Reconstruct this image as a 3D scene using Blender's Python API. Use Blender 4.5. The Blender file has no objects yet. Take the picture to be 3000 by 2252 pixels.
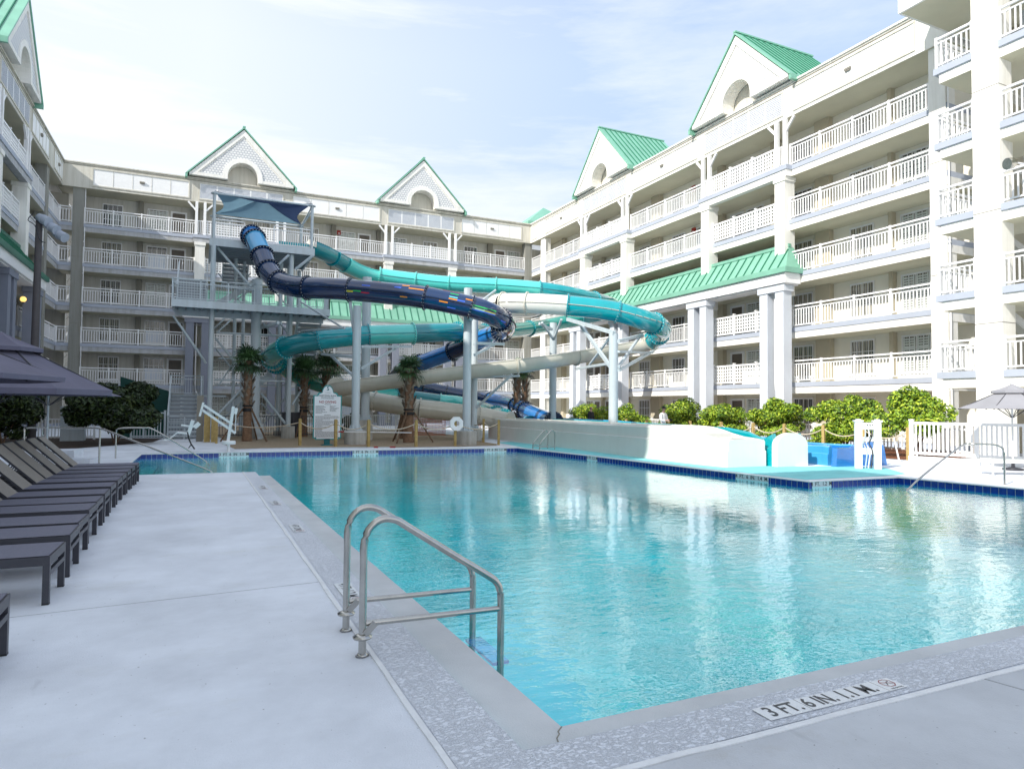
import bpy, math, random
from mathutils import Vector, Matrix
random.seed(11)
sc = bpy.context.scene
COL = sc.collection
PI = math.pi

# ------------------------------------------------------------------ helpers
class MB:
    """collects faces and links them as ONE mesh object"""
    def __init__(s):
        s.v = []; s.f = []; s.m = []; s.sm = []
    def add(s, vs, fs, m=0, smooth=False):
        o = len(s.v); s.v += [tuple(p) for p in vs]
        for f in fs:
            s.f.append([i + o for i in f]); s.m.append(m); s.sm.append(smooth)
        return s
    def box(s, x0, x1, y0, y1, z0, z1, m=0):
        vs = [(x, y, z) for z in (z0, z1) for y in (y0, y1) for x in (x0, x1)]
        return s.add(vs, [(0, 2, 3, 1), (4, 5, 7, 6), (0, 1, 5, 4), (2, 6, 7, 3), (0, 4, 6, 2), (1, 3, 7, 5)], m)
    def poly(s, pts, m=0):
        return s.add(pts, [list(range(len(pts)))], m)
    def prism(s, pts, off, m=0, mside=None):
        """planar polygon pts (3d) extruded by vector off"""
        n = len(pts); off = Vector(off)
        vs = [tuple(p) for p in pts] + [tuple(Vector(p) + off) for p in pts]
        s.add(vs, [list(range(n))[::-1], list(range(n, 2 * n))], m)
        s.add(vs, [(i, (i + 1) % n, (i + 1) % n + n, i + n) for i in range(n)], m if mside is None else mside)
        return s
    def beam(s, p, q, w, h=None, m=0, up=(0, 0, 1)):
        h = w if h is None else h
        p = Vector(p); q = Vector(q); t = (q - p).normalized(); u = Vector(up)
        if abs(t.dot(u)) > .98: u = Vector((0, 1, 0))
        a = t.cross(u).normalized() * (w / 2); b = a.cross(t).normalized() * (h / 2)
        vs = [p - a - b, p + a - b, p + a + b, p - a + b, q - a - b, q + a - b, q + a + b, q - a + b]
        return s.add(vs, [(0, 1, 2, 3), (7, 6, 5, 4), (0, 4, 5, 1), (1, 5, 6, 2), (2, 6, 7, 3), (3, 7, 4, 0)], m)
    def cyl(s, p, q, r, n=14, m=0, r2=None, caps=True):
        return s.path([p, q], r, n, m, r_end=r2, caps=caps)
    def path(s, pts, r, n=10, m=0, r_end=None, caps=True, arc=None, smooth=True, radii=None):
        """tube along pts; arc=(a0,a1) degrees keeps only part of the circle (0 = right side, 90 = top)"""
        P = [Vector(p) for p in pts]; k = len(P); rings = []
        for i in range(k):
            t = (P[min(i + 1, k - 1)] - P[max(i - 1, 0)]).normalized()
            u = Vector((0, 0, 1))
            if abs(t.z) > .97: u = Vector((0, 1, 0))
            a = t.cross(u).normalized(); b = a.cross(t).normalized()
            rr = r if r_end is None else r + (r_end - r) * i / (k - 1)
            if radii: rr = radii[i]
            if arc:
                ang = [math.radians(arc[0] + (arc[1] - arc[0]) * j / n) for j in range(n + 1)]
            else:
                ang = [2 * PI * j / n for j in range(n)]
            rings.append([P[i] + (a * math.cos(x) + b * math.sin(x)) * rr for x in ang])
        w = len(rings[0]); vs = [p for R in rings for p in R]; fs = []
        for i in range(k - 1):
            for j in range(w if not arc else w - 1):
                j2 = (j + 1) % w
                fs.append((i * w + j, i * w + j2, (i + 1) * w + j2, (i + 1) * w + j))
        s.add(vs, fs, m, smooth)
        if caps and not arc:
            s.add(rings[0], [list(range(w))[::-1]], m); s.add(rings[-1], [list(range(w))], m)
        return s
    def lathe(s, prof, c=(0, 0, 0), n=20, m=0, smooth=True):
        vs = []; k = len(prof)
        for i in range(n):
            a = 2 * PI * i / n
            for r, z in prof: vs.append((c[0] + r * math.cos(a), c[1] + r * math.sin(a), c[2] + z))
        fs = [(i * k + j, ((i + 1) % n) * k + j, ((i + 1) % n) * k + j + 1, i * k + j + 1) for i in range(n) for j in range(k - 1)]
        return s.add(vs, fs, m, smooth)
    def mesh(s, name, mats):
        me = bpy.data.meshes.new(name)
        me.from_pydata(s.v, [], s.f)
        for x in (mats if isinstance(mats, (list, tuple)) else [mats]): me.materials.append(x)
        me.polygons.foreach_set('material_index', s.m)
        me.polygons.foreach_set('use_smooth', s.sm)
        me.update(); return me
    def build(s, name, mats, parent=None, loc=None, rot=None):
        return link(name, s.mesh(name, mats), parent, loc, rot)

def link(name, me, parent=None, loc=None, rot=None):
    o = bpy.data.objects.new(name, me); COL.objects.link(o)
    if parent: o.parent = parent
    if loc: o.location = loc
    if rot: o.rotation_euler = rot
    return o
def tag(o, label, cat, group=None):
    o['label'] = label; o['category'] = cat
    if group: o['group'] = group
    return o
def thing(name, label, cat, loc=(0, 0, 0), rz=0, group=None):
    o = bpy.data.objects.new(name, None); COL.objects.link(o); o.empty_display_size = .2
    o.location = loc; o.rotation_euler = (0, 0, rz)
    return tag(o, label, cat, group)
def struct(o, kind='structure'):
    o['kind'] = kind; return o
def kids(o): return [c for c in bpy.data.objects if c.parent == o]
def copy_tree(o, parent=None):
    c = o.copy(); COL.objects.link(c); c.parent = parent
    for ch in kids(o): copy_tree(ch, c)
    return c
def spline(pts, step=.35):
    """Catmull-Rom through pts, resampled"""
    P = [Vector(p) for p in pts]; P = [2 * P[0] - P[1]] + P + [2 * P[-1] - P[-2]]; out = []
    for i in range(1, len(P) - 2):
        n = max(2, int((P[i + 1] - P[i]).length / step))
        for j in range(n):
            t = j / n
            out.append(.5 * ((2 * P[i]) + (-P[i - 1] + P[i + 1]) * t + (2 * P[i - 1] - 5 * P[i] + 4 * P[i + 1] - P[i + 2]) * t * t
                             + (-P[i - 1] + 3 * P[i] - 3 * P[i + 1] + P[i + 2]) * t ** 3))
    out.append(P[-2]); return out
def spline_idx(pts, step):
    P = [Vector(p) for p in pts]; k = [0]
    for i in range(len(P) - 1): k.append(k[-1] + max(2, int((P[i + 1] - P[i]).length / step)))
    return k

# ------------------------------------------------------------------ materials
def mat(name, col, rough=.6, metal=0, var=.12, scale=3, bump=0, bscale=60, spec=.5, coat=0, sheen=None, emit=None, trans=None, streak=0):
    m = bpy.data.materials.new(name); m.use_nodes = True; nt = m.node_tree; b = nt.nodes['Principled BSDF']
    b.inputs['Roughness'].default_value = rough; b.inputs['Metallic'].default_value = metal
    b.inputs['Specular IOR Level'].default_value = spec
    b.inputs['Coat Weight'].default_value = coat; b.inputs['Coat Roughness'].default_value = .04
    tc = nt.nodes.new('ShaderNodeTexCoord')
    if var:
        n = nt.nodes.new('ShaderNodeTexNoise'); n.inputs['Scale'].default_value = scale; n.inputs['Detail'].default_value = 6
        n.inputs['Roughness'].default_value = .62
        r = nt.nodes.new('ShaderNodeValToRGB')
        lo = [max(0, c * (1 - var)) for c in col]; hi = [min(1, c * (1 + var)) for c in col]
        r.color_ramp.elements[0].color = (*lo, 1); r.color_ramp.elements[1].color = (*hi, 1)
        r.color_ramp.elements[0].position = .3; r.color_ramp.elements[1].position = .7
        nt.links.new(tc.outputs['Object'], n.inputs['Vector']); nt.links.new(n.outputs['Fac'], r.inputs['Fac'])
        out = r.outputs['Color']
        if streak:
            mp = nt.nodes.new('ShaderNodeMapping'); mp.inputs['Scale'].default_value = (1.6, 1.6, .10); nt.links.new(tc.outputs['Object'], mp.inputs['Vector'])
            n3 = nt.nodes.new('ShaderNodeTexNoise'); n3.inputs['Scale'].default_value = 2.2; n3.inputs['Detail'].default_value = 7; n3.inputs['Roughness'].default_value = .7
            r3 = nt.nodes.new('ShaderNodeValToRGB'); r3.color_ramp.elements[0].position = .34; r3.color_ramp.elements[1].position = .56
            r3.color_ramp.elements[0].color = (1 - streak, 1 - streak * 1.05, 1 - streak * 1.25, 1); r3.color_ramp.elements[1].color = (1, 1, 1, 1)
            mx = nt.nodes.new('ShaderNodeMix'); mx.data_type = 'RGBA'; mx.blend_type = 'MULTIPLY'; mx.inputs[0].default_value = 1
            nt.links.new(mp.outputs['Vector'], n3.inputs['Vector']); nt.links.new(n3.outputs['Fac'], r3.inputs['Fac']); nt.links.new(out, mx.inputs[6]); nt.links.new(r3.outputs['Color'], mx.inputs[7]); out = mx.outputs[2]
        nt.links.new(out, b.inputs['Base Color'])
    else:
        b.inputs['Base Color'].default_value = (*col, 1)
    if bump:
        n2 = nt.nodes.new('ShaderNodeTexNoise'); n2.inputs['Scale'].default_value = bscale; n2.inputs['Detail'].default_value = 4
        bp = nt.nodes.new('ShaderNodeBump'); bp.inputs['Strength'].default_value = bump; bp.inputs['Distance'].default_value = .02
        nt.links.new(tc.outputs['Object'], n2.inputs['Vector']); nt.links.new(n2.outputs['Fac'], bp.inputs['Height'])
        nt.links.new(bp.outputs['Normal'], b.inputs['Normal'])
    if emit:
        b.inputs['Emission Color'].default_value = (*emit[0], 1); b.inputs['Emission Strength'].default_value = emit[1]
    if trans:
        b.inputs['Transmission Weight'].default_value = trans
    return m
STUCCO = mat('white_stucco', (.90, .885, .84), .85, streak=.10, var=.04, scale=.6, bump=.15)
FASCIA = mat('beige_stucco', (.68, .655, .58), .85, streak=.16, var=.05, scale=.5, bump=.15)
CREAMR = mat('cream_wall_sunlit', (.90, .86, .74), .85, var=.05, scale=.7, bump=.1)  # cream wall made lighter: sunlight and bounce painted in, right wing
PIERR = mat('taupe_stucco_sunlit', (.56, .50, .37), .85, var=.05, scale=.7)  # lit copy of the taupe piers, sunlight put into the colour
FASCR = mat('beige_stucco_sunlit', (.90, .885, .82), .85, streak=.10, var=.04, scale=.5, bump=.1)  # parapet beige with sunlight painted in for the right wing
CREAML = mat('cream_wall_shaded', (.20, .175, .14), .85, var=.08, scale=.7)  # same cream wall darkened, shade painted in for the left wing
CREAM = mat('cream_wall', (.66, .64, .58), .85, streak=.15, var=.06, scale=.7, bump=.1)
POLEM = mat('dark_brown_pole', (.095, .085, .088), .7, var=.1, scale=3)
PIER = mat('taupe_stucco', (.27, .255, .215), .85, var=.06, scale=.8)
COLM = mat('column_stucco', (.90, .885, .83), .85, streak=.10, var=.05, scale=.7, bump=.12)
WHITE = mat('white_paint', (.90, .90, .895), .45, var=.03, scale=2)
RAILW = mat('white_railing_paint', (.90, .90, .895), .4, var=0)
SLABS = mat('white_stucco_shaded', (.50, .51, .53), .85, streak=.2, var=.05, scale=.6, bump=.15)  # white slab stucco with shade put into its colour
COLMS = mat('column_stucco_shaded', (.31, .31, .28), .85, streak=.2, var=.05, scale=.7, bump=.12)  # column stucco darkened by painted shade, back and left wings
BLUEG = mat('blue_grey_trim', (.44, .48, .56), .7, var=.05, scale=1)
PILLS = mat('blue_grey_pillar_shaded', (.23, .25, .31), .75, var=.05, scale=.8)  # shaded copy of the blue-grey pillars, shade held in the colour
PILL = mat('blue_grey_pillar', (.66, .70, .76), .75, var=.05, scale=.8)
GREEN = mat('green_metal_roof', (.22, .48, .36), .42, var=.12, scale=.7)
GREENL = mat('green_metal_roof_shaded', (.03, .17, .115), .45, var=.12, scale=.7)  # green roof with its shade painted in, left mansard
TAN = mat('soffit_bounce_tint', (.66, .62, .46), .85, var=.05, scale=.8)  # slab undersides tinted warm: bounced light put into the colour
GREEND = mat('green_metal_seam', (.02, .17, .10), .5, var=.1)
DOORM = mat('brown_door', (.15, .125, .10), .5, var=.1)
GLASSD = mat('dark_window_glass', (.030, .035, .04), .05, var=.4, scale=.9, spec=.8)
CURT = mat('beige_curtain', (.36, .33, .27), .8, var=.3, scale=6)
SHUT = mat('white_shutter', (.72, .76, .72), .5, var=.05)
RED = mat('red_alarm_box', (.42, .03, .02), .4, var=.05)
STEEL = mat('painted_steel', (.56, .63, .67), .4, streak=.12, var=.06, scale=1.2)
STEELD = mat('grey_steel_decking', (.28, .31, .34), .5, var=.1, scale=2)
CONC = mat('pedestal_concrete', (.50, .49, .46), .9, streak=.25, var=.18, scale=2.5, bump=.3, bscale=25)
NAVY = mat('navy_fibreglass', (.004, .030, .105), .13, var=.25, scale=.5, coat=1)
BLUEF = mat('blue_fibreglass', (.02, .20, .58), .18, var=.15, scale=.8, coat=1)
SKYB = mat('sky_blue_fibreglass', (.07, .40, .72), .15, var=.12, scale=.8, coat=1)
TEAL = mat('teal_fibreglass', (.0, .24, .28), .16, var=.14, scale=.6, coat=1)
TEALB = mat('bright_teal_fibreglass', (.0, .36, .41), .14, var=.12, scale=.6, coat=1)
AQUAG = mat('sea_green_fibreglass', (.01, .34, .29), .16, var=.15, scale=.6, coat=1)
MINT = mat('mint_fibreglass', (.10, .66, .60), .18, var=.07, scale=.6, coat=1)
BEIGE = mat('beige_fibreglass', (.66, .63, .54), .22, streak=.06, var=.06, scale=.7, coat=.7)
IVORY = mat('ivory_fibreglass', (.84, .83, .77), .25, streak=.03, var=.04, scale=.6, coat=.6)
NAVYR = mat('navy_flange', (.004, .012, .04), .3, var=0)
TEALR = mat('teal_flange', (.0, .30, .36), .3, var=0)
CHROME = mat('stainless_steel', (.50, .49, .46), .24, metal=1, var=.10, scale=9)
BLACKM = mat('black_rubber', (.012, .012, .013), .6, var=0)
LFRAME = mat('dark_grey_aluminium', (.045, .046, .058), .42, var=.1, scale=5)
SLING = mat('grey_sling_fabric', (.17, .17, .22), .75, var=.08, scale=30, bump=.25, bscale=320)
SLINGB = mat('taupe_sling_fabric', (.27, .245, .215), .75, var=.08, scale=30, bump=.25, bscale=320)
UMBR = mat('purple_grey_canvas', (.135, .13, .185), .85, var=.1, scale=2, bump=.2, bscale=200)
UMBG = mat('grey_canvas', (.33, .33, .36), .85, var=.05, scale=2, bump=.2, bscale=200)
WOOD = mat('treated_pine', (.42, .30, .11), .75, var=.25, scale=7, bump=.2)
WOODD = mat('dark_timber', (.16, .10, .06), .8, var=.25, scale=7)
ROPE = mat('manila_rope', (.62, .53, .40), .85, var=.15, scale=20, bump=.4, bscale=120)
BARK = mat('palm_bark', (.21, .125, .075), .9, var=.35, scale=7, bump=.6, bscale=18)
BOOT = mat('palm_boots', (.24, .20, .155), .9, var=.35, scale=9)
MULCH = mat('red_mulch', (.22, .075, .03), .95, var=.5, scale=16, bump=.8, bscale=35)
DMULCH = mat('dark_mulch', (.05, .032, .022), .95, var=.5, scale=16, bump=.8, bscale=35)
TILEB = mat('blue_pool_tile', (.012, .045, .30), .12, var=.22, scale=8, spec=.6)
GROUT = mat('white_grout', (.62, .64, .66), .8, var=.06)
SIGNW = mat('white_sign_face', (.78, .80, .82), .4, var=.02)
SIGNT = mat('teal_sign_border', (.0, .26, .26), .4, var=.05)
INK = mat('black_lettering', (.03, .03, .032), .5, var=0)
INKG = mat('worn_grey_lettering', (.075, .075, .08), .6, var=.3, scale=40)
SAWC = mat('saw_cut_line', (.40, .41, .43), .9, var=.1)
INKR = mat('red_lettering', (.33, .03, .03), .5, var=0)
INKT = mat('teal_lettering', (.0, .13, .15), .5, var=0)
SHADE1 = mat('steel_blue_shade_cloth', (.16, .36, .46), .8, var=.06, scale=2)
SHADE2 = mat('navy_shade_cloth', (.015, .03, .085), .8, var=.06, scale=2)
CURB = mat('beige_curb', (.55, .50, .40), .85, var=.1)
ORANGE = mat('orange_mesh', (.55, .09, .03), .7, var=.15, scale=4)
SCREEN = mat('green_screen_fabric', (.004, .055, .045), .8, var=.15, scale=1.5)
SKIN = mat('skin', (.50, .29, .21), .55, var=.06, scale=8)
CLOTHW = mat('white_cloth', (.80, .80, .80), .8, var=.05, scale=6)
CLOTHD = mat('dark_cloth', (.02, .02, .025), .85, var=.1, scale=6)
SKYREF = mat('painted_sky_reflection', (.74, .80, .88), .5, var=.03)  # bluish white of reflected sky as a flat colour
LAMPG = mat('lit_globe', (.9, .7, .3), .3, var=0, emit=((1, .62, .15), 1.4))
LAMPW = mat('white_globe', (.85, .85, .85), .2, var=0, emit=((1, .97, .9), .25))
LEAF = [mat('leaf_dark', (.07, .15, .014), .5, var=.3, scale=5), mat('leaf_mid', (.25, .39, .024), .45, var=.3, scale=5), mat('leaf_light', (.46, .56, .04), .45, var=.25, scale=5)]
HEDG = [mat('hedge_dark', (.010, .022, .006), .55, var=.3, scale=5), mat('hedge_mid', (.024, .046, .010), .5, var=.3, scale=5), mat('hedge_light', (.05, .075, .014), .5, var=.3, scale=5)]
PALM = [mat('frond_dark', (.03, .075, .03), .5, var=.3, scale=3), mat('frond_mid', (.065, .14, .045), .5, var=.3, scale=3), mat('frond_yellow', (.16, .17, .03), .5, var=.3, scale=3)]
STRIPE = [mat('stripe_%s' % n, c, .3, var=0) for n, c in (('red', (.55, .02, .05)), ('green', (.03, .50, .12)), ('yellow', (.60, .55, .05)), ('orange', (.85, .30, .02)), ('blue', (.05, .15, .75)), ('cyan', (.15, .65, .70)))]

def node_mat(name):
    m = bpy.data.materials.new(name); m.use_nodes = True
    return m, m.node_tree, m.node_tree.nodes['Principled BSDF'], m.node_tree.nodes.new, m.node_tree.links.new
def ramp(nt, fac, stops):
    r = nt.nodes.new('ShaderNodeValToRGB'); e = r.color_ramp.elements
    while len(e) < len(stops): e.new(.5)
    for x, (p, c) in zip(e, stops): x.position = p; x.color = (*c, 1)
    nt.links.new(fac, r.inputs['Fac']); return r.outputs['Color']
def noise(nt, vec, scale, detail=6, rough=.6, stretch=None):
    n = nt.nodes.new('ShaderNodeTexNoise'); n.inputs['Scale'].default_value = scale; n.inputs['Detail'].default_value = detail
    n.inputs['Roughness'].default_value = rough
    if stretch:
        mp = nt.nodes.new('ShaderNodeMapping'); mp.inputs['Scale'].default_value = stretch
        nt.links.new(vec, mp.inputs['Vector']); vec = mp.outputs['Vector']
    nt.links.new(vec, n.inputs['Vector']); return n.outputs['Fac']
def mix(nt, a, b, fac, mode='MIX'):
    x = nt.nodes.new('ShaderNodeMix'); x.data_type = 'RGBA'; x.blend_type = mode
    if isinstance(fac, (int, float)): x.inputs[0].default_value = fac
    else: nt.links.new(fac, x.inputs[0])
    for i, v in ((6, a), (7, b)):
        if isinstance(v, tuple): x.inputs[i].default_value = (*v, 1)
        else: nt.links.new(v, x.inputs[i])
    return x.outputs[2]
def deck_mat(name, base, stain, speck=True, bump=.25, mottled=0):
    m, nt, b, N, L = node_mat(name); tc = N('ShaderNodeTexCoord').outputs['Object']
    lo = tuple(c * .82 for c in base); hi = tuple(min(1, c * 1.07) for c in base)
    c = ramp(nt, noise(nt, tc, .9, 8, .65), [(.3, lo), (.7, hi)])
    c = mix(nt, c, stain, ramp(nt, noise(nt, tc, .55, 9, .72, (1, 1.7, 1)), [(.56, (0, 0, 0)), (.76, (.55, .55, .55))]))
    c = mix(nt, c, tuple(x * .55 for x in base), ramp(nt, noise(nt, tc, 5, 4, .5, (1, .35, 1)), [(.68, (0, 0, 0)), (.76, (.34, .34, .34))]))
    if speck:
        c = mix(nt, c, (.12, .12, .12), ramp(nt, noise(nt, tc, 38, 2, .4), [(.735, (0, 0, 0)), (.76, (.5, .5, .5))]))
    h = noise(nt, tc, 90, 3)
    if mottled:
        f = ramp(nt, noise(nt, tc, 17, 6, .75, (1, 1.6, 1)), [(.44, (0, 0, 0)), (.56, (1, 1, 1))]); h = f
        c = mix(nt, c, tuple(x * .97 for x in base), mix(nt, (1, 1, 1), (0, 0, 0), f), 'MIX')
        c2 = ramp(nt, noise(nt, tc, 22, 7, .8, (1, 1.5, 1)), [(.36, (.60, .59, .56)), (.42, (1, 1, 1))])
        c = mix(nt, c, c2, .22, 'MULTIPLY')
    L(c, b.inputs['Base Color']); b.inputs['Roughness'].default_value = .8; b.inputs['Specular IOR Level'].default_value = .3
    bp = N('ShaderNodeBump'); bp.inputs['Strength'].default_value = bump; bp.inputs['Distance'].default_value = .01
    L(h, bp.inputs['Height']); L(bp.outputs['Normal'], b.inputs['Normal']); return m
DECK = deck_mat('deck_concrete', (.80, .83, .885), (.60, .61, .58))
DECKN = deck_mat('deck_concrete_stained', (.62, .64, .67), (.40, .37, .31))
PEBBLE = deck_mat('knockdown_texture_band', (.79, .82, .88), (.66, .65, .60), bump=.7, mottled=1)
GUTTER = deck_mat('smooth_grey_gutter', (.64, .655, .665), (.76, .73, .66), speck=False)
JOINT = mat('white_joint_sealant', (.80, .81, .82), .6, var=.08, scale=6)
AQUAD = deck_mat('aqua_deck_coating', (.24, .68, .71), (.45, .76, .78), speck=False)
GRAVEL = mat('brown_gravel', (.34, .26, .175), .95, var=.38, scale=14, bump=.8, bscale=40)

def water_mat():
    m = bpy.data.materials.new('pool_water'); m.use_nodes = True; nt = m.node_tree; nt.nodes.clear()
    N = nt.nodes.new; L = nt.links.new
    out = N('ShaderNodeOutputMaterial'); mx = N('ShaderNodeMixShader'); tr = N('ShaderNodeBsdfTransparent'); gl = N('ShaderNodeBsdfGlossy'); gl.inputs['Color'].default_value = (1.42, 1.42, 1.42, 1)
    tr.inputs['Color'].default_value = (.20, .97, .99, 1); gl.inputs['Roughness'].default_value = .015
    tc = N('ShaderNodeTexCoord').outputs['Object']
    h1 = noise(nt, tc, 1.1, 2, .5, (1, 1.5, 1)); h2 = noise(nt, tc, 5.5, 3, .5, (1, 1.7, 1)); h3 = noise(nt, tc, .16, 1, .5)
    calm = ramp(nt, h3, [(.36, (.25, .25, .25)), (.60, (1, 1, 1))])
    b1 = N('ShaderNodeBump'); b1.inputs['Distance'].default_value = .013; b1.inputs['Strength'].default_value = .5; L(h1, b1.inputs['Height'])
    b2 = N('ShaderNodeBump'); b2.inputs['Distance'].default_value = .010; L(calm, b2.inputs['Strength']); L(h2, b2.inputs['Height']); L(b1.outputs['Normal'], b2.inputs['Normal'])
    fr = N('ShaderNodeFresnel'); fr.inputs['IOR'].default_value = 1.66
    for t in (gl.inputs['Normal'], fr.inputs['Normal']): L(b2.outputs['Normal'], t)
    ge = N('ShaderNodeNewGeometry'); iv = N('ShaderNodeMath'); iv.operation = 'SUBTRACT'; iv.inputs[0].default_value = 1; L(ge.outputs['Backfacing'], iv.inputs[1])
    ml = N('ShaderNodeMath'); ml.operation = 'MULTIPLY'; L(fr.outputs['Fac'], ml.inputs[0]); L(iv.outputs[0], ml.inputs[1]); L(ml.outputs[0], mx.inputs[0]); L(tr.outputs[0], mx.inputs[1]); L(gl.outputs[0], mx.inputs[2]); L(mx.outputs[0], out.inputs['Surface'])
    return m
WATER = water_mat()
POOLF = mat('aqua_pool_plaster', (.0, .60, .65), .8, var=.28, scale=.4)
def shingle_mat():
    m, nt, b, N, L = node_mat('white_scalloped_shingles'); tc = N('ShaderNodeTexCoord').outputs['Object']
    br = N('ShaderNodeTexBrick'); mp = N('ShaderNodeMapping'); mp.inputs['Rotation'].default_value = (PI / 2, 0, 0)
    L(tc, mp.inputs['Vector']); L(mp.outputs['Vector'], br.inputs['Vector'])
    br.inputs['Color1'].default_value = (.84, .84, .82, 1); br.inputs['Color2'].default_value = (.80, .80, .79, 1); br.inputs['Mortar'].default_value = (.50, .52, .55, 1)
    br.inputs['Scale'].default_value = 1; br.inputs['Mortar Size'].default_value = .035; br.inputs['Brick Width'].default_value = .24; br.inputs['Row Height'].default_value = .19
    L(br.outputs['Color'], b.inputs['Base Color']); b.inputs['Roughness'].default_value = .7; return m
SHING = shingle_mat()
def shade_mat(name, c):
    m = bpy.data.materials.new(name); m.use_nodes = True; nt = m.node_tree; nt.nodes.clear(); N = nt.nodes.new; L = nt.links.new
    d = N('ShaderNodeBsdfDiffuse'); t = N('ShaderNodeBsdfTranslucent'); x = N('ShaderNodeMixShader'); x.inputs[0].default_value = .62; o = N('ShaderNodeOutputMaterial')
    col = ramp(nt, noise(nt, N('ShaderNodeTexCoord').outputs['Object'], 1.5), [(.3, tuple(v * .9 for v in c)), (.7, tuple(min(1, v * 1.08) for v in c))])
    L(col, d.inputs['Color']); L(col, t.inputs['Color']); L(d.outputs[0], x.inputs[1]); L(t.outputs[0], x.inputs[2]); L(x.outputs[0], o.inputs['Surface']); return m
SHADE1 = shade_mat('steel_blue_sail_cloth', (.13, .225, .29)); SHADE2 = shade_mat('navy_sail_cloth', (.035, .055, .11))
def glass_mat():
    m, nt, b, N, L = node_mat('window_pane_with_curtain'); tc = N('ShaderNodeTexCoord').outputs['Object']
    w = N('ShaderNodeTexWave'); w.inputs['Scale'].default_value = 2.2; w.inputs['Distortion'].default_value = 3.0; w.inputs['Detail'].default_value = 3
    L(tc, w.inputs['Vector'])
    oi = N('ShaderNodeObjectInfo').outputs['Random']
    c = ramp(nt, w.outputs['Fac'], [(.15, (.10, .10, .09)), (.55, (.48, .45, .36))])
    c = mix(nt, c, (.025, .028, .03), ramp(nt, oi, [(.45, (.12, .12, .12)), (.75, (.9, .9, .9))]))
    L(c, b.inputs['Base Color']); b.inputs['Roughness'].default_value = .12; b.inputs['Specular IOR Level'].default_value = .7; b.inputs['Coat Weight'].default_value = .6
    return m
GLASS = glass_mat()

# ------------------------------------------------------------------ the hotel wings (local x = along the facade, y = into the building)
FL = {1: .2, 2: 3.2, 3: 6.2, 4: 9.2, 5: 12.2, 6: 15.2}
SOF, PAR, DEP = 17.85, 19.7, 2.0
_rail = {}
def rail_mesh(L, lattice=False):
    k = (round(L, 2), lattice)
    if k in _rail: return _rail[k]
    m = MB(); n = max(1, round(L / 1.9)); H = 1.2
    for i in range(n + 1):
        x = L * i / n; m.box(x - .045, x + .045, -.045, .045, 0, H + .04)
        if lattice: m.box(x - .07, x + .07, -.07, .07, H + .04, H + .1)
    if lattice:
        m.box(0, L, -.04, .04, H - .1, H); m.box(0, L, -.04, .04, .08, .18)
        c = int(L / .2)
        for i in range(1, c):
            x = L * i / c; m.box(x - .042, x + .042, -.012, .012, .18, H - .1)
        for j in range(1, 5):
            z = .18 + (H - .28) * j / 5; m.box(0, L, -.011, .011, z - .042, z + .042)
    else:
        m.box(0, L, -.05, .05, H - .07, H); m.box(0, L, -.03, .03, H - .24, H - .19); m.box(0, L, -.03, .03, .08, .14)
        c = int(L / .17)
        for i in range(1, c):
            x = L * i / c; m.box(x - .024, x + .024, -.02, .02, .14, H - .2)
    _rail[k] = m.mesh('railing', RAILW); return _rail[k]
def railing(par, u0, u1, z, y=.07, lattice=False):
    link('railing', rail_mesh(u1 - u0, lattice), par, (u0, y, z))
_win = {}
def win_mesh(w, h, nx, ny):
    k = (w, h, nx, ny)
    if k not in _win:
        m = MB(); t = .055
        for a in ((-w / 2 - .04, -w / 2 + .02, 0, h), (w / 2 - .02, w / 2 + .04, 0, h)): m.box(a[0], a[1], -.06, .02, a[2] - .06, a[3] + .06)
        m.box(-w / 2, w / 2, -.05, .02, -.06, .03); m.box(-w / 2, w / 2, -.05, .02, h - .03, h + .06)
        m.box(-w / 2 - .12, w / 2 + .12, -.11, .02, -.13, -.06)
        for i in range(1, nx): m.box(-w / 2 + w * i / nx - .016, -w / 2 + w * i / nx + .016, -.035, 0, .03, h - .03)
        for j in range(1, ny): m.box(-w / 2 + .02, w / 2 - .02, -.032, 0, h * j / ny - .016, h * j / ny + .016)
        p = MB(); p.box(-w / 2, w / 2, -.018, .01, 0, h)
        s = MB()
        for q in (-1, 1):
            x0, x1 = sorted((q * .05, q * (w / 2 - .05)))
            s.box(x0, x0 + .07, -.06, -.03, .05, h - .05); s.box(x1 - .07, x1, -.06, -.03, .05, h - .05); s.box(x0, x1, -.06, -.03, h * .48, h * .54)
            n = int(h / .13)
            for j in range(n): s.box(x0 + .07, x1 - .07, -.055, -.03, .07 + j * (h - .14) / n, .07 + j * (h - .14) / n + .075)
        _win[k] = (m.mesh('window', WHITE), p.mesh('pane', GLASS), s.mesh('shutter', SHUT))
    return _win[k]
def window(par, u, z, w=1.32, h=1.72, shut=False, y=DEP):
    a, p, s = win_mesh(w, h, 4, 3)
    o = link('window', a, par, (u, y - .001, z)); link('pane', p, o)
    if shut == 'b':  # sky reflection on the lower sash, painted as a slatted panel
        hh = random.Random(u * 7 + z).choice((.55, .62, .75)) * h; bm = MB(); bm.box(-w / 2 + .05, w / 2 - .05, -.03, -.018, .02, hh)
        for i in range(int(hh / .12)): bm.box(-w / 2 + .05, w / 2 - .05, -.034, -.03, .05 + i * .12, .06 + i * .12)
        bm.build('sky_reflection_panel', SKYREF, o)
    elif shut: link('shutter', s, o)
    return o
_d = MB(); _d.box(-.46, .46, -.03, .02, 0, 2.05); _d.box(.33, .40, -.09, -.03, .95, 1.08, 1)
_df = MB(); _df.box(-.60, -.46, -.07, .02, 0, 2.2); _df.box(.46, .60, -.07, .02, 0, 2.2); _df.box(-.46, .46, -.07, .02, 2.05, 2.2)
DOORME, DOORFR = _d.mesh('door', [DOORM, CHROME]), _df.mesh('door_frame', WHITE)
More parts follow.
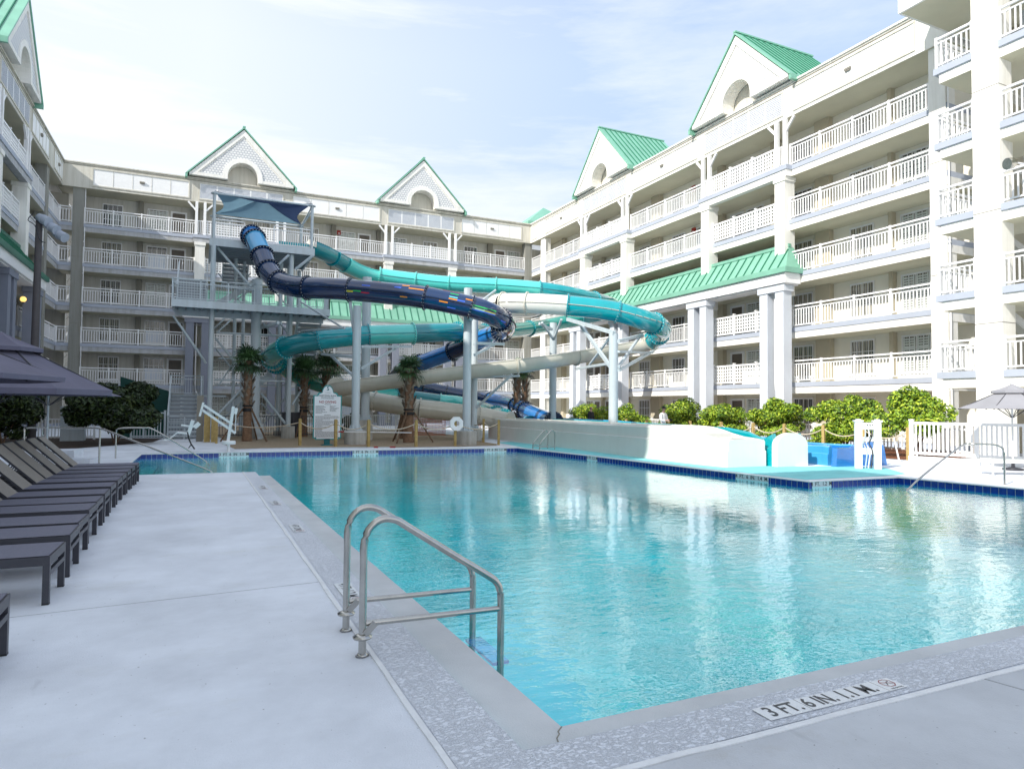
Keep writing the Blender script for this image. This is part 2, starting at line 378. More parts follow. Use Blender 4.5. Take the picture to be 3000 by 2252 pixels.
def door(par, u, z, y=DEP):
    o = link('door', DOORME, par, (u, y - .002, z)); link('door_frame', DOORFR, o)
_a = MB(); _a.box(-.16, .16, -.14, 0, 0, .38); _a.box(-.06, .06, -.16, -.14, .06, .16, 1)
ALARM = _a.mesh('alarm_box', [RED, WHITE])
def brackets(m, u, z, s, y=.1):
    m.beam((u, y, z - .75), (u + s * .62, y, z - .06), .11, .13); m.beam((u, y, z - .75), (u, y, z - .9), .14, .14)

def gable(par, uc, roof=6.5, yf=-.55):
    """white scalloped gable with an arched recess and a green roof running back"""
    g = MB(); hw, z0, zt = 3.95, 20.0, 24.1; ri, zs = 1.15, 20.22
    n = 14; arch = [(uc + ri * math.cos(PI * i / n), zs + ri * math.sin(PI * i / n)) for i in range(n + 1)]
    ro = 1.50; archo = [(uc + ro * math.cos(PI * i / n), zs + ro * math.sin(PI * i / n)) for i in range(n + 1)]
    lo = z0 - .12
    # face with the arched opening, white fascia
    tri = [(uc + hw, z0), (uc, zt), (uc - hw, z0)]
    outer = [(uc + ri, lo), (uc + hw, lo)] + tri + [(uc - hw, lo), (uc - ri, lo)]
    face = [(uc + ri, lo), (uc + hw, lo), (uc + hw, z0), (uc, zt), (uc - hw, z0), (uc - hw, lo), (uc - ri, lo)] + arch[::-1]
    vs = [(u, yf, z) for u, z in face]
    from mathutils.geometry import tessellate_polygon
    tr = tessellate_polygon([[Vector(p) for p in vs]])
    g.add(vs, [t for t in tr], 0)
    k = len(face); back = [(u, .3, z) for u, z in face]
    g.add(vs + back, [(i, (i + 1) % k, (i + 1) % k + k, i + k) for i in range(k)], 0)
    for i in range(n):                                                     # raised arch trim
        a, b = arch[i], arch[i + 1]; c, d = archo[i + 1], archo[i]
        g.prism([(a[0], yf - .003, a[1]), (b[0], yf - .003, b[1]), (c[0], yf - .003, c[1]), (d[0], yf - .003, d[1])], (0, -.09, 0), 0)
    for s in (-1, 1):
        g.box(*sorted((uc + s * ri, uc + s * ro)), yf - .093, yf - .003, lo, zs)
        g.box(*sorted((uc + s * ro, uc + s * (hw - .02))), yf - .08, yf - .003, lo, z0 + .12)
        g.beam((uc + s * (hw - .12), yf - .045, z0 - .02), (uc + s * .12, yf - .045, zt - .30), .42, .085, 0, up=(0, 1, 0)) if False else None
        d = Vector((-s * hw, 0, zt - z0)).normalized(); nrm = Vector((-d.z, 0, d.x)) * (s)
        a = Vector((uc + s * hw, yf - .003, z0)); b = Vector((uc, yf - .003, zt)); w = Vector((-s * d.z * s * 0, 0, -.52))
        g.prism([tuple(a), tuple(b), tuple(b + w), tuple(a + Vector((-s * .5, 0, 0)))], (0, -.08, 0), 0)
    o = g.build('gable', STUCCO, par)
    sh = MB(); inn = [(uc + (ro + .0), z0 + .12), (uc + hw - .75, z0 + .12), (uc, zt - .72), (uc - hw + .75, z0 + .12), (uc - ro, z0 + .12)] + [p for p in archo[::-1] if p[1] > z0 + .12][0:]
    vs = [(u, yf - .02, z) for u, z in inn]
    tr = tessellate_polygon([[Vector(p) for p in vs]]); sh.add(vs, [t for t in tr], 0); sh.build('shingle_face', SHING, o)
    r = MB()
    for s in (-1, 1):
        e = Vector((uc + s * (hw + .22), yf - .16, z0 - .16)); a = Vector((uc, yf - .16, zt + .10)); bk = Vector((0, roof, 0))
        r.prism([tuple(e), tuple(a), tuple(a + bk), tuple(e + bk)], (0, 0, .13), 0)
        for j in range(1, 13):
            y = j * roof / 13; r.beam(e + Vector((0, y, .16)), a + Vector((0, y, .16)), .05, .07, 1)
        r.beam(e + Vector((-s * .02, 0, -.06)), e + bk + Vector((-s * .02, 0, -.06)), .16, .28, 0)
    r.beam((uc, yf - .18, zt + .25), (uc, yf - .16 + roof, zt + .25), .22, .09, 0)
    r.build('gable_roof', [GREEN, GREEND], o)
    w = MB(); w.box(uc - hw + .55, uc - ri - .0, .02, roof, PAR - .1, z0 - .1); w.box(uc + ri, uc + hw - .55, .02, roof, PAR - .1, z0 - .1)
    w.box(uc - ri - .3, uc + ri + .3, .35, .6, PAR - .4, zs + ri + .1)
    w.build('gable_wall', FASCIA, o)
    return o

def mansard(par, u0, u1, proj=1.15, GR=GREEN):
    zb, zt = 9.17, 10.70; m = MB(); sl = .75
    A = [(u0 - .05, -proj, zb), (u1 + .05, -proj, zb), (u1 - sl, -.05, zt), (u0 + sl, -.05, zt)]
    m.poly(A); m.poly([(u0 - .05, -proj, zb), (u0 + sl, -.05, zt), (u0 + sl, .3, zt), (u0 - .05, .3, zb)]); m.poly([(u1 + .05, -proj, zb), (u1 + .05, .3, zb), (u1 - sl, .3, zt), (u1 - sl, -.05, zt)])
    m.box(u0 + sl - .05, u1 - sl + .05, -.12, .08, zt - .02, zt + .16)
    m.box(u0 - .16, u1 + .16, -proj - .14, -proj + .02, zb - .12, zb + .16); 
    for a in (u0 - .16, u1 + .02): m.box(a, a + .14, -proj + .02, .3, zb - .12, zb + .16)
    n = int((u1 - u0) / .62)
    for i in range(1, n):
        u = u0 + (u1 - u0) * i / n; t = min(1, max(0, (u - u0) / sl if u - u0 < sl else ((u1 - u) / sl if u1 - u < sl else 1)))
        m.beam((u, -proj + .02, zb + .06), (u, -proj + (proj - .05) * t, zb + (zt - zb) * t + .04), .045, .07, 1)
    o = m.build('mansard_roof', [GR, GREEND], par)
    b = MB(); b.box(u0, u1, -proj, .0, 8.50, 9.05); b.box(u0 + .15, u1 - .15, -proj + .15, 0, 8.42, 8.5); b.build('eave_beam', WHITE, o)
    return o

def fascia_panels(par, u0, u1, n=5, louvre=False):
    m = MB()
    m.box(u0, u1, -.215, -.20, 18.14, 19.34, 0)
    for i in range(n + 1):
        x = u0 + (u1 - u0) * i / n; m.box(x - (.05 if louvre else .012), x + (.05 if louvre else .012), -.235, -.215, 18.14, 19.34, 0 if louvre else 1)
    if louvre:
        for j in range(11): m.box(u0, u1, -.232, -.215, 18.22 + j * .1, 18.262 + j * .1, 1)
    m.box(u0 - .07, u1 + .07, -.26, -.20, 19.34, 19.44, 2); m.box(u0 - .07, u1 + .07, -.25, -.20, 18.04, 18.14, 2)
    m.box(u0 - .07, u0, -.25, -.20, 18.14, 19.34, 2); m.box(u1, u1 + .07, -.25, -.20, 18.14, 19.34, 2)
    m.build('louvre_panel' if louvre else 'fascia_panel', [WHITE, BLUEG if louvre else FASCIA, FASCIA], par)

def wing(name, label, origin, rz, L, towers, cols, feats, piers, u_from=0, wall_gap=None, mans=True, gables=True, SL=None, CO=None, PI_=None, WA=None, PW=None, FA=None, GR=None):
    WA = WA or CREAM; PW = PW or PIER; FA = FA or FASCIA; SL = SL or STUCCO; CO = CO or COLM; PI_ = PI_ or PILL
    w = thing(name, label, 'hotel wing', origin, rz)
    m = MB()
    if wall_gap: m.box(u_from - 2, wall_gap[0], DEP, DEP + .3, 0, SOF); m.box(wall_gap[1], L + 2, DEP, DEP + .3, 0, SOF)
    else: m.box(u_from - (2 if u_from == 0 else 0), L + 2, DEP, DEP + .3, 0, SOF)
    m.build('wall', WA, w)
    for k in range(1, 7):
        z = FL[k]; s = MB()
        if k > 1: s.box(u_from, L, .04, DEP, z - .60, z - .25, 0); s.box(u_from, L, .0, DEP, z - .25, z - .004, 1)
        else: s.box(u_from, L, .0, DEP, 0, z, 1)
        if k > 1: s.box(u_from, L, .045, DEP, z - .606, z - .601, 2)
        s.build('balcony_slab', [SL, BLUEG, TAN], w)
    p = MB(); p.box(u_from - .15, L + .15, -.15, DEP, SOF - .006, SOF - .001, 2); p.box(u_from - .2, L + .2, -.2, 9, SOF, PAR, 0); p.box(u_from - .3, L + .3, -.28, 9.1, PAR - .02, PAR + .07, 0); p.box(u_from - .2, L + .2, -.23, -.2, PAR - .17, PAR - .12, 1)
    p.build('parapet', [FA, PIER, TAN], w)
    cuts = []
    for a, b in cols:
        c = MB(); c.box(a, b, -.05, .62, 0, SOF); c.box(a - .003, b + .003, -.053, .623, SOF - 5.2, SOF - 5.17, 1); c.box(a - .003, b + .003, -.053, .623, SOF - 10.2, SOF - 10.17, 1)
        c.build('column', [CO, PIER], w); d = MB(); d.path([(b + .06, .05, SOF), (b + .06, .05, .3)], .035, 8); [d.box(b, b + .1, .0, .1, q, q + .08) for q in (1.8, 4.2, 6.6, 9.0, 11.4, 13.8, 16.2)]; d.build('drain_pipe', RAILW, w); cuts.append((a, b, 9))
    for ta, tb in towers:
        s = MB(); s.box(ta - .55, tb + .55, -.42, .0, FL[6] - .25, FL[6] - .002, 1); s.box(ta - .5, tb + .5, -.36, .0, FL[6] - .62, FL[6] - .25, 0)
        s.build('tower_slab', [SL, BLUEG], w)
        for a in (ta, tb):
            c = MB(); c.box(a - .36, a + .36, -.34, .4, 8.0, FL[6] - .6); c.box(a - .42, a + .42, -.40, .45, FL[6] - .85, FL[6] - .6); c.build('tower_column', COLM, w)
            ps = MB()
            for d in (-.3, .3):
                ps.box(a + d - .1, a + d + .1, -.3, -.1, FL[6], SOF)
            brackets(ps, a - .3, SOF, -1, -.2); brackets(ps, a + .3, SOF, 1, -.2)
            ps.box(a - .3, a + .3, -.22, -.18, FL[6] + 1.1, FL[6] + 1.17); ps.box(a - .3, a + .3, -.22, -.18, FL[6] + .1, FL[6] + .16)
            for d in (-.13, 0, .13): ps.box(a + d - .025, a + d + .025, -.22, -.18, FL[6] + .1, FL[6] + 1.1)
            ps.build('bracketed_post', RAILW, w)
            if mans:
                q = MB()
                for d in (-.56, .56): q.box(a + d - .29, a + d + .29, -1.0, -.4, 0, 8.1)
                q.box(a - .95, a + .95, -1.06, -.34, 8.1, 8.44); q.build('twin_pillar', PI_, w)
                d = MB(); d.path(spline([(a - .1, -.62, 8.1), (a - .1, -.62, 3.4), (a + .0, -.66, 2.7), (a + .18, -.66, 2.3)], .4), .05, 8); d.build('drain_pipe', RAILW, w)
        railing(w, ta + .32, tb - .32, FL[6], -.2, True)
        for k in (2, 3, 5): railing(w, ta + .38, tb - .38, FL[k], .05, True)
        fascia_panels(w, ta - .1, tb + .1, 5, True)
        if gables: gable(w, (ta + tb) / 2)
    if mans and len(towers) > 1: mansard(w, towers[0][0] - 1.1, towers[-1][1] + 1.1, GR=GR or GREEN)
    # plain bays between the columns and towers
    st = sorted([(a, b, 0) for a, b in cols] + [(a - .36, b + .36, 1) for a, b in towers]); e = [(u_from, u_from, 0)] + st + [(L, L, 0)]
    for (a0, b0, t0), (a1, b1, t1) in zip(e, e[1:]):
        if a1 - b0 < .7: continue
        for k in range(2, 7):
            if mans and k == 4 and t0 and t1: continue
            railing(w, b0 + .03, a1 - .03, FL[k])
        if a1 - b0 > 4: fascia_panels(w, b0 + .55, a1 - .55)
        elif a1 - b0 > 1.6: fascia_panels(w, b0 + .5, a1 - .5, 1)
        if a1 - b0 > 4:
            l = MB(); l.box(-.17, .17, -.32, -.22, 0, .1); l.box(-.15, .15, -.30, -.22, -.06, 0); l.build('wall_light', PIER, w, ((b0 + a1) / 2, 0, 18.75))
    for a, b in piers:
        q = MB(); q.box(a, b, DEP - .32, DEP + .01, 0, SOF - .002); q.build('wall_pier', PW, w)
    rnd = random.Random(name)
    for kind, u in feats:
        for k in range(1, 7):
            z = FL[k]
            if kind == 'w': window(w, u, z + .42)
            elif kind == 's': window(w, u, z + .42, 1.4, 1.72, shut=True)
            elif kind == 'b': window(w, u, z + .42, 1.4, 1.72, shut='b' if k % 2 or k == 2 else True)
            elif kind == 'd': door(w, u, z + .01)
            elif kind == 'a': link('alarm_box', ALARM, w, (u, DEP - .001, z + 1.85))
    return w

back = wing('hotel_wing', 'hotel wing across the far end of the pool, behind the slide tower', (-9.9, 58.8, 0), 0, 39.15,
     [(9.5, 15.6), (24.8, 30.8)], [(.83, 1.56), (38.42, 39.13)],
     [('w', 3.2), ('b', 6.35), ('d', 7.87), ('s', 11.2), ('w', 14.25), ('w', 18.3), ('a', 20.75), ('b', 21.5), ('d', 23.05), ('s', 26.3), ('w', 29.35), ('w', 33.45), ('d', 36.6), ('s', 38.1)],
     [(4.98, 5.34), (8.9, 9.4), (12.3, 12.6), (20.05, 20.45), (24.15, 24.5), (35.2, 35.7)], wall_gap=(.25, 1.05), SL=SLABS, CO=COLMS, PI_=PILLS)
right = wing('hotel_wing', 'long sunlit hotel wing along the right side of the pool with two white gables', (29.25, 58.8, 0), -PI / 2, 40.6,
     [(10.3, 16.4), (25.5, 31.6)], [(2.1, 2.85), (39.85, 40.58)],
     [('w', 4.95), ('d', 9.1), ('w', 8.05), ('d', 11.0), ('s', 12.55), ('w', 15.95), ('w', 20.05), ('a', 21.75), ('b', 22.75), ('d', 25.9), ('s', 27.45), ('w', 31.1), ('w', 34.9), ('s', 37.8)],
     [(3.15, 3.6), (6.4, 6.9), (10.15, 10.4), (13.6, 14.0), (17.15, 18.2), (24.4, 24.9), (29.0, 29.5), (32.2, 33.15), (36.6, 36.8)], WA=CREAMR, PW=PIERR, FA=FASCR)
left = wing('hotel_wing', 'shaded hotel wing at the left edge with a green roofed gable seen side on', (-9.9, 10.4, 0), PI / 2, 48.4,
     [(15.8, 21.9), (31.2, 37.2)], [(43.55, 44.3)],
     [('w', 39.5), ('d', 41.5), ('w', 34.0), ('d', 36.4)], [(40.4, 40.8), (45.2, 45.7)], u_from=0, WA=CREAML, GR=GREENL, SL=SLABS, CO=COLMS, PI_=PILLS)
# rest of the left wing outside the frame: it throws the long shadow over the pool deck
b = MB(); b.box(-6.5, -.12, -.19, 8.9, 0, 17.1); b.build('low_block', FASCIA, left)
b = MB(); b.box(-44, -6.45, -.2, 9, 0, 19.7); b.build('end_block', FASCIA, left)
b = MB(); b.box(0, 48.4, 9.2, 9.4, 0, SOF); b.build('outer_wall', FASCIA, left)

b = MB(); b.box(-.115, -.01, .0, 9.1, 0, SOF - .01); b.build('end_wall', FASCIA, left)

# corner roofs
for par, u in ((back, 42.5), (back, -3.8)):
    m = MB(); h = 3.4; zb, zt = 20.3, 23.0; y = 4.0
    m.add([(u - h, y - h, zb), (u + h, y - h, zb), (u + h, y + h, zb), (u - h, y + h, zb), (u, y, zt)], [(0, 1, 4), (1, 2, 4), (2, 3, 4), (3, 0, 4)])
    m.box(u - h - .1, u + h + .1, y - h - .1, y + h + .1, zb - .28, zb, 0); m.box(u - h + .25, u + h - .25, y - h + .25, y + h - .25, 18.5, zb - .28, 1)
    m.build('corner_roof', [GREEN, STUCCO], par)
# open stair in the left back corner, daylight behind it
for k in range(1, 6):
    s = MB(); z = FL[k]
    s.beam((-.8, 4.2, z + .1), (1.2, 4.2, z + 2.7), .9, .28); s.beam((-.8, 3.7, z + 1.0), (1.2, 3.7, z + 3.6), .06, .06)
    s.build('corner_stair', STUCCO, back)
sb = MB(); sb.box(-2.2, -.25, DEP + .3, 9, 0, SOF); sb.build('corner_wall', PIER, back)

# stair tower of the right wing, nearest the camera
tw = thing('stair_tower', 'projecting tower of stacked open balconies with one tall white column at the right edge', 'stair tower', (26.0, 16.6, 0), -PI / 2)
c = MB(); c.box(1.38, 2.30, -.02, .8, 0, 19.5)
for z in (4.9, 9.0, 13.6): c.box(1.377, 2.303, -.023, .803, z, z + .03, 1)
c.build('column', [COLM, PIER], tw)
for k in range(2, 7):
    s = MB(); z = FL[k]
    s.box(.1, 9, .08, 2.6, z - .62, z - .25, 0); s.box(-.08, 9, .0, 2.6, z - .25, z, 1); s.box(.105, 9, .085, 2.6, z - .626, z - .621, 2); s.build('balcony_slab', [STUCCO, BLUEG, TAN], tw)
    railing(tw, .02, 1.36, z); railing(tw, 2.34, 9, z)
    e = link('railing', rail_mesh(2.4), tw, (.02, .1, z), (0, 0, PI / 2))
    link('alarm_box', ALARM, tw, (3.15, 1.995, z + 1.7))
    st = MB(); st.beam((.3, 3.0, z - .1), (2.4, 3.0, z - 2.3), .9, .25); st.build('stair_flight', CREAM, tw)
p = MB(); p.box(-1.1, 9, -.6, 6, SOF, 21.0); p.box(-1.0, 9, -.5, 6, SOF - .006, SOF - .001, 1); p.build('parapet', [STUCCO, TAN], tw)
b = MB(); b.box(2.75, 9, 2.0, 2.3, 0, SOF); b.box(-.1, .25, 2.62, 3.3, 0, SOF, 1); b.box(1.2, 2.0, 3.6, 3.8, 0, SOF, 1); b.box(.25, 1.2, 4.6, 4.8, 0, SOF, 2); b.build('wall', [CREAMR, PILL, PIERR], tw)

# ------------------------------------------------------------------ ground, deck, pool
POOL = [(1.47, 3.0), (1.36, 10.5), (1.27, 18.12), (-1.80, 18.25), (-1.81, 25.70), (3.6, 25.73), (7.5, 25.63), (12.02, 25.34), (12.52, 20.45), (12.86, 14.25), (13.06, 11.45), (16.10, 11.36), (16.42, 8.65), (17.1, 3.0)]
def fill(outer, holes, z, name, mats, kind='structure'):
    from mathutils.geometry import tessellate_polygon
    loops = [[Vector((x, y, 0)) for x, y in outer]] + [[Vector((x, y, 0)) for x, y in h] for h in holes]
    tr = tessellate_polygon(loops); vs = [(p.x, p.y, z) for l in loops for p in l]
    m = MB()
    for t in tr:
        a, b_, c_ = (Vector(vs[i]) for i in t)
        m.add(vs, [], 0) if not m.v else None
        m.f.append(list(t) if (b_ - a).cross(c_ - a).z > 0 else list(t)[::-1]); m.m.append(0); m.sm.append(False)
    return struct(m.build(name, mats), kind)
fill([(-400, -400), (400, -400), (400, 500), (-400, 500)], [POOL], 0, 'pool_deck', DECK)
# coping strip (lower smooth gutter) along the left and near sides
g = MB(); zt = -.035; inn = [(1.80, 3.21), (1.66, 10.6), (1.53, 17.45)]; out = [(1.47, 3.0), (1.36, 10.5), (1.27, 18.0)]
def slab(m, q, z0, z1, mi=0): m.prism([(x, y, z0) for x, y in q], (0, 0, z1 - z0), mi)
slab(g, [(1.40, 2.9), (1.80, 3.21), (1.68, 10.55), (1.56, 17.45), (1.20, 17.45), (1.29, 10.5)], -.4, zt); slab(g, [(1.40, 2.9), (17.2, 2.9), (17.2, 3.215), (1.80, 3.21)], -.4, zt + .001)
# a thin dark crack at the mitre and a dark waterline
cr = [(1.80, 3.205), (1.755, 3.165), (1.75, 3.14), (1.715, 3.105), (1.70, 3.06), (1.66, 3.02), (1.655, 2.99)]
for a, c in zip(cr, cr[1:]): g.beam((*a, zt + .003), (*c, zt + .003), .006, .003, 1)
struct(g.build('pool_gutter', [GUTTER, PIER]))
pb = MB()
pb.add([(x, y, .004) for x, y in ((1.12, 2.68), (1.47, 3.0), (1.36, 10.5), (1.27, 18.10), (.985, 18.10), (1.09, 10.5))], [(0, 1, 2, 5), (5, 2, 3, 4)]); pb.add([(x, y, .004) for x, y in ((1.12, 2.68), (17.2, 2.66), (17.2, 3.0), (1.47, 3.0))], [(0, 1, 2, 3)])
struct(pb.build('textured_band', PEBBLE))
j = MB()
rj = random.Random(4); pts = [(1.10, 2.655)]
for i in range(60): pts.append((1.10 - .002 * i - .0 + rj.uniform(-.006, .006), 2.66 + i * .262))
for a, c in zip(pts, pts[1:]): j.beam((a[0], a[1], .004), (c[0], c[1], .004), .034, .009)
pts = [(1.10 + i * .27, 2.655 - .0015 * i + rj.uniform(-.006, .006)) for i in range(60)]
for a, c in zip(pts, pts[1:]): j.beam((a[0], a[1], .005), (c[0], c[1], .005), .040, .009)
struct(j.build('deck_joint', JOINT))
j = MB(); j.beam((-6, 6.15, .0005), (1.05, 6.62, .0005), .008, .003); j.beam((*(4.508, 2.625), .0035), (*(4.679, 1.830), .0035), .012, .004)
struct(j.build('saw_cut', SAWC))
fill([(1.14, -3), (17, -3), (17, 2.63), (1.14, 2.63)], [], .003, 'near_deck', DECKN)
# pool shell and water
m = MB(); zf = -1.25; P = POOL
for i in range(len(P)):
    a, c = P[i], P[(i + 1) % len(P)]; m.add([(a[0], a[1], 0), (c[0], c[1], 0), (c[0], c[1], zf), (a[0], a[1], zf)], [(0, 1, 2, 3)])
struct(m.build('pool_wall', POOLF)); fill(P, [], zf, 'pool_floor', POOLF)
st = MB()
for i, x in enumerate((-1.25, -.75, -.25, .25)): st.box(-1.82, x, 18.2, 25.72, zf, -.42 - .2 * i); st.box(x - .03, x - .0, 18.2, 25.72, -.42 - .2 * i, -.415 - .2 * i, 1)
struct(st.build('pool_steps', [GROUT, NAVYR]))
fill(P, [], -.135, 'water', WATER)
# blue waterline tiles
t = MB(); seq = P[3:] ; rt = random.Random(2)
for a, c in zip(seq, seq[1:]):
    A = Vector((a[0], a[1], 0)); C_ = Vector((c[0], c[1], 0)); d = (C_ - A); n = max(1, round(d.length / .157)); nm = Vector((d.y, -d.x, 0)).normalized()
    e = .010
    t.add([tuple(A + nm * .004 + Vector((0, 0, z))) for z in (-.2, -.002)] + [tuple(C_ + nm * .004 + Vector((0, 0, z))) for z in (-.002, -.2)], [(0, 1, 2, 3)], 1)
    for i in range(n):
        p = A + d * (i / n) + d.normalized() * e * .5 + nm * .008; q = A + d * ((i + 1) / n) - d.normalized() * e * .5 + nm * .008
        t.add([(p.x, p.y, -.17), (p.x, p.y, -.018), (q.x, q.y, -.018), (q.x, q.y, -.17)], [(0, 1, 2, 3)], 0)
struct(t.build('waterline_tiles', [TILEB, GROUT]))
cp = MB()
for a, c in zip(seq, seq[1:]): cp.beam((a[0], a[1], -.004), (c[0], c[1], -.004), .05, .022)
struct(cp.build('pool_coping', WHITE))

def curve_fill(name, pts, z, m): return fill(pts, [], z, name, m)
curve_fill('gravel_bed', [(1.2, 27.6), (2.2, 27.9), (3.4, 27.8), (4.8, 27.5), (6.5, 27.0), (8.6, 26.85), (10.5, 26.85), (11.8, 27.1), (12.35, 28.0), (12.4, 30.0), (14, 34), (13.5, 44), (8, 57), (-1, 57), (1.0, 36.6), (.9, 31)], .010, GRAVEL)
curve_fill('aqua_deck', [(12.3, 25.1), (12.75, 20.4), (13.08, 14.3), (13.3, 11.75), (16.0, 11.7), (17.2, 11.9), (18.4, 13.4), (18.0, 14.2), (16.4, 14.5), (14.3, 16.0), (13.9, 20), (13.9, 30), (12.9, 29.5)], .005, AQUAD)
curve_fill('shrub_bed', [(20.4, 45), (21.0, 30), (21.6, 20), (21.9, 16.2), (22.2, 15.2), (28.5, 15.2), (28.5, 45)], .012, MULCH)
curve_fill('hedge_bed', [(-4.2, 29.6), (-3.2, 31.2), (-1.9, 33.6), (-1.7, 37), (-9, 40), (-12, 34), (-10, 29)], .012, DMULCH)

# ------------------------------------------------------------------ lettering
def text_mesh(m, s, size, xf, mi=0, wide=1.0, align='CENTER'):
    """adds text faces to MB m; xf maps (x, y) in text plane to 3d"""
    cu = bpy.data.curves.new('t', 'FONT'); cu.body = s; cu.size = size; cu.align_x = align; cu.align_y = 'CENTER'; cu.resolution_u = 3; cu.offset = size * .018
    o = bpy.data.objects.new('t', cu); COL.objects.link(o); dg = bpy.context.evaluated_depsgraph_get()
    me = o.evaluated_get(dg).to_mesh(); vs = [xf(v.co.x * wide, v.co.y) for v in me.vertices]; fs = [tuple(p.vertices) for p in me.polygons]
    m.add(vs, fs, mi); o.evaluated_get(dg).to_mesh_clear(); bpy.data.objects.remove(o); bpy.data.curves.remove(cu)
def no_diving(m, c, r, ax, ay, n, mi_red, mi_ink, w=.12):
    """octagon ring with a slash and a small diving figure; c centre, ax/ay plane axes, n normal"""
    c = Vector(c); ax = Vector(ax); ay = Vector(ay); n = Vector(n)
    P = [c + ax * r * math.cos(PI / 8 + i * PI / 4) + ay * r * math.sin(PI / 8 + i * PI / 4) for i in range(8)]; Q = [c + (p - c) * (1 - w) for p in P]
    for i in range(8):
        k = (i + 1) % 8; m.add([P[i], P[k], Q[k], Q[i]], [(0, 1, 2, 3)], mi_red)
    def line(a, b_, t, mi, off): 
        a = c + ax * a[0] * r + ay * a[1] * r + n * off; b_ = c + ax * b_[0] * r + ay * b_[1] * r + n * off; d = (b_ - a).normalized(); s = n.cross(d) * t * r
        m.add([a - s, b_ - s, b_ + s, a + s], [(0, 1, 2, 3)], mi)
    line((-.8, .4), (.8, -.4), .05, mi_red, .001); line((-.45, -.5), (.15, .25), .05, mi_ink, .0005); line((.15, .25), (.55, .3), .05, mi_ink, .0005); line((.0, .0), (.45, -.25), .04, mi_ink, .0005)
def wall_marker(label, txt, a, c, w):
    """depth plate on the pool wall, running from point a in direction c, width w"""
    A = Vector((*a, 0)); d = (Vector((*c, 0)) - A).normalized(); nm = Vector((d.y, -d.x, 0)); o = thing('depth_marker', label, 'depth marker', tuple(A), 0, 'depth markers on the pool tiles')
    m = MB(); 
    f = lambda x, z, e: tuple(d * x + nm * e + Vector((0, 0, z)))
    m.prism([f(0, -.19, .006), f(0, -.008, .006), f(w, -.008, .006), f(w, -.19, .006)], tuple(nm * .010)); m.build('plate', SIGNW, o)
    l = MB(); text_mesh(l, txt, .135, lambda x, y: f(w / 2 + x, -.066 + y, .019), 0, .92); l.build('lettering', INK, o)
wall_marker('white 3 FT 6 IN plate on the far pool edge below the pool lift', '3  FT  6  IN  1.1  M', (.60, 25.715), (3, 25.73), .98)
wall_marker('white 3 FT 6 IN plate on the far pool edge below the rules sign column', '3  FT  6  IN  1.1  M', (5.25, 25.69), (7, 25.64), .98)
wall_marker('white 3 FT 6 IN plate at the right corner of the far pool edge', '3  FT  6  IN  1.1  M', (10.55, 25.44), (12, 25.35), .98)
wall_marker('small white 4 FT plate on the pool edge in front of the pale slide wall', '4  FT  1.2  M', (12.51, 20.55), (12.55, 19.9), .62)
wall_marker('white depth plate reading 4 FT 6 IN on the right pool edge near the corner', '4  FT.  6  IN.  1.4  M.', (12.90, 13.65), (13.0, 12.2), 1.06)
wall_marker('white depth plate reading 4 FT on the short pool edge past the right corner', '4  FT.  1.2  M.', (13.16, 11.45), (16.1, 11.36), .62)
def deck_marker(label, txt, p, ang, w, hgt, nodive=True, size=.12):
    o = thing('deck_depth_sign', label, 'depth sign', (p[0], p[1], .008), ang)
    m = MB(); m.box(-w / 2, w / 2, -hgt / 2, hgt / 2, 0, .003); n = 7 if w > .8 else 4
    for i in range(1, n): m.box(-w / 2 + w * i / n - .0012, -w / 2 + w * i / n + .0012, -hgt / 2, hgt / 2, .003, .0036, 1)
    m.build('tile', [SIGNW, PIER], o); l = MB()
    text_mesh(l, txt, size, lambda x, y: (x - (w * .075 if nodive else 0), y, .0042), 0, .80); l.build('lettering', INKG, o); l = MB(); c3 = MB()
    if nodive:
        c = (w / 2 - hgt * .52, hgt * .09, .0042); no_diving(l, c, hgt * .36, (1, 0, 0), (0, 1, 0), (0, 0, 1), 1, 0)
        text_mesh(c3, 'NO DIVING', hgt * .14, lambda x, y: (c[0] + x, -hgt * .40 + y, .0042), 0)
    l.build('no_diving_symbol', [INKG, INKR], o); c3.build('caption', INKG, o); return o
deck_marker('large depth sign with red no diving symbol in the near deck band', '3  FT.  6  IN.  1.1  M.', (2.01, 1.67 + 1.165 - .0), -.006, 1.10, .14, True, .128) if False else None
deck_marker('large depth sign with red no diving symbol in the near deck band', '3 FT. 6 IN. 1.1 M.', (3.38, 2.80), -.006, 1.11, .142, True, .15)
deck_marker('faded depth sign in the left deck band, farthest beyond the chrome ladder', '4 FT. 1.2 M.', (1.174, 14.524), -PI / 2 + .01, .62, .15, True, .12)
deck_marker('faded depth sign in the left deck band, middle of three beyond the ladder', '4 FT. 1.2 M.', (1.190, 12.156), -PI / 2 + .01, .5, .15, True, .10)
deck_marker('faded depth sign in the left deck band, nearest of three beyond the ladder', '4 FT. 1.2 M.', (1.220, 9.576), -PI / 2 + .01, .62, .15, True, .12)
deck_marker('dark lettered depth sign in the deck band right behind the chrome ladder posts', '4 FT. 1.2 M.', (1.243, 6.129), -PI / 2 + .01, .66, .15, True, .13)
deck_marker('depth sign at the far left end of the deck seen almost edge on', '3 FT. 6 IN. 1.1 M.', (1.337, 17.679), 0, .9, .15, False, .12) if False else None

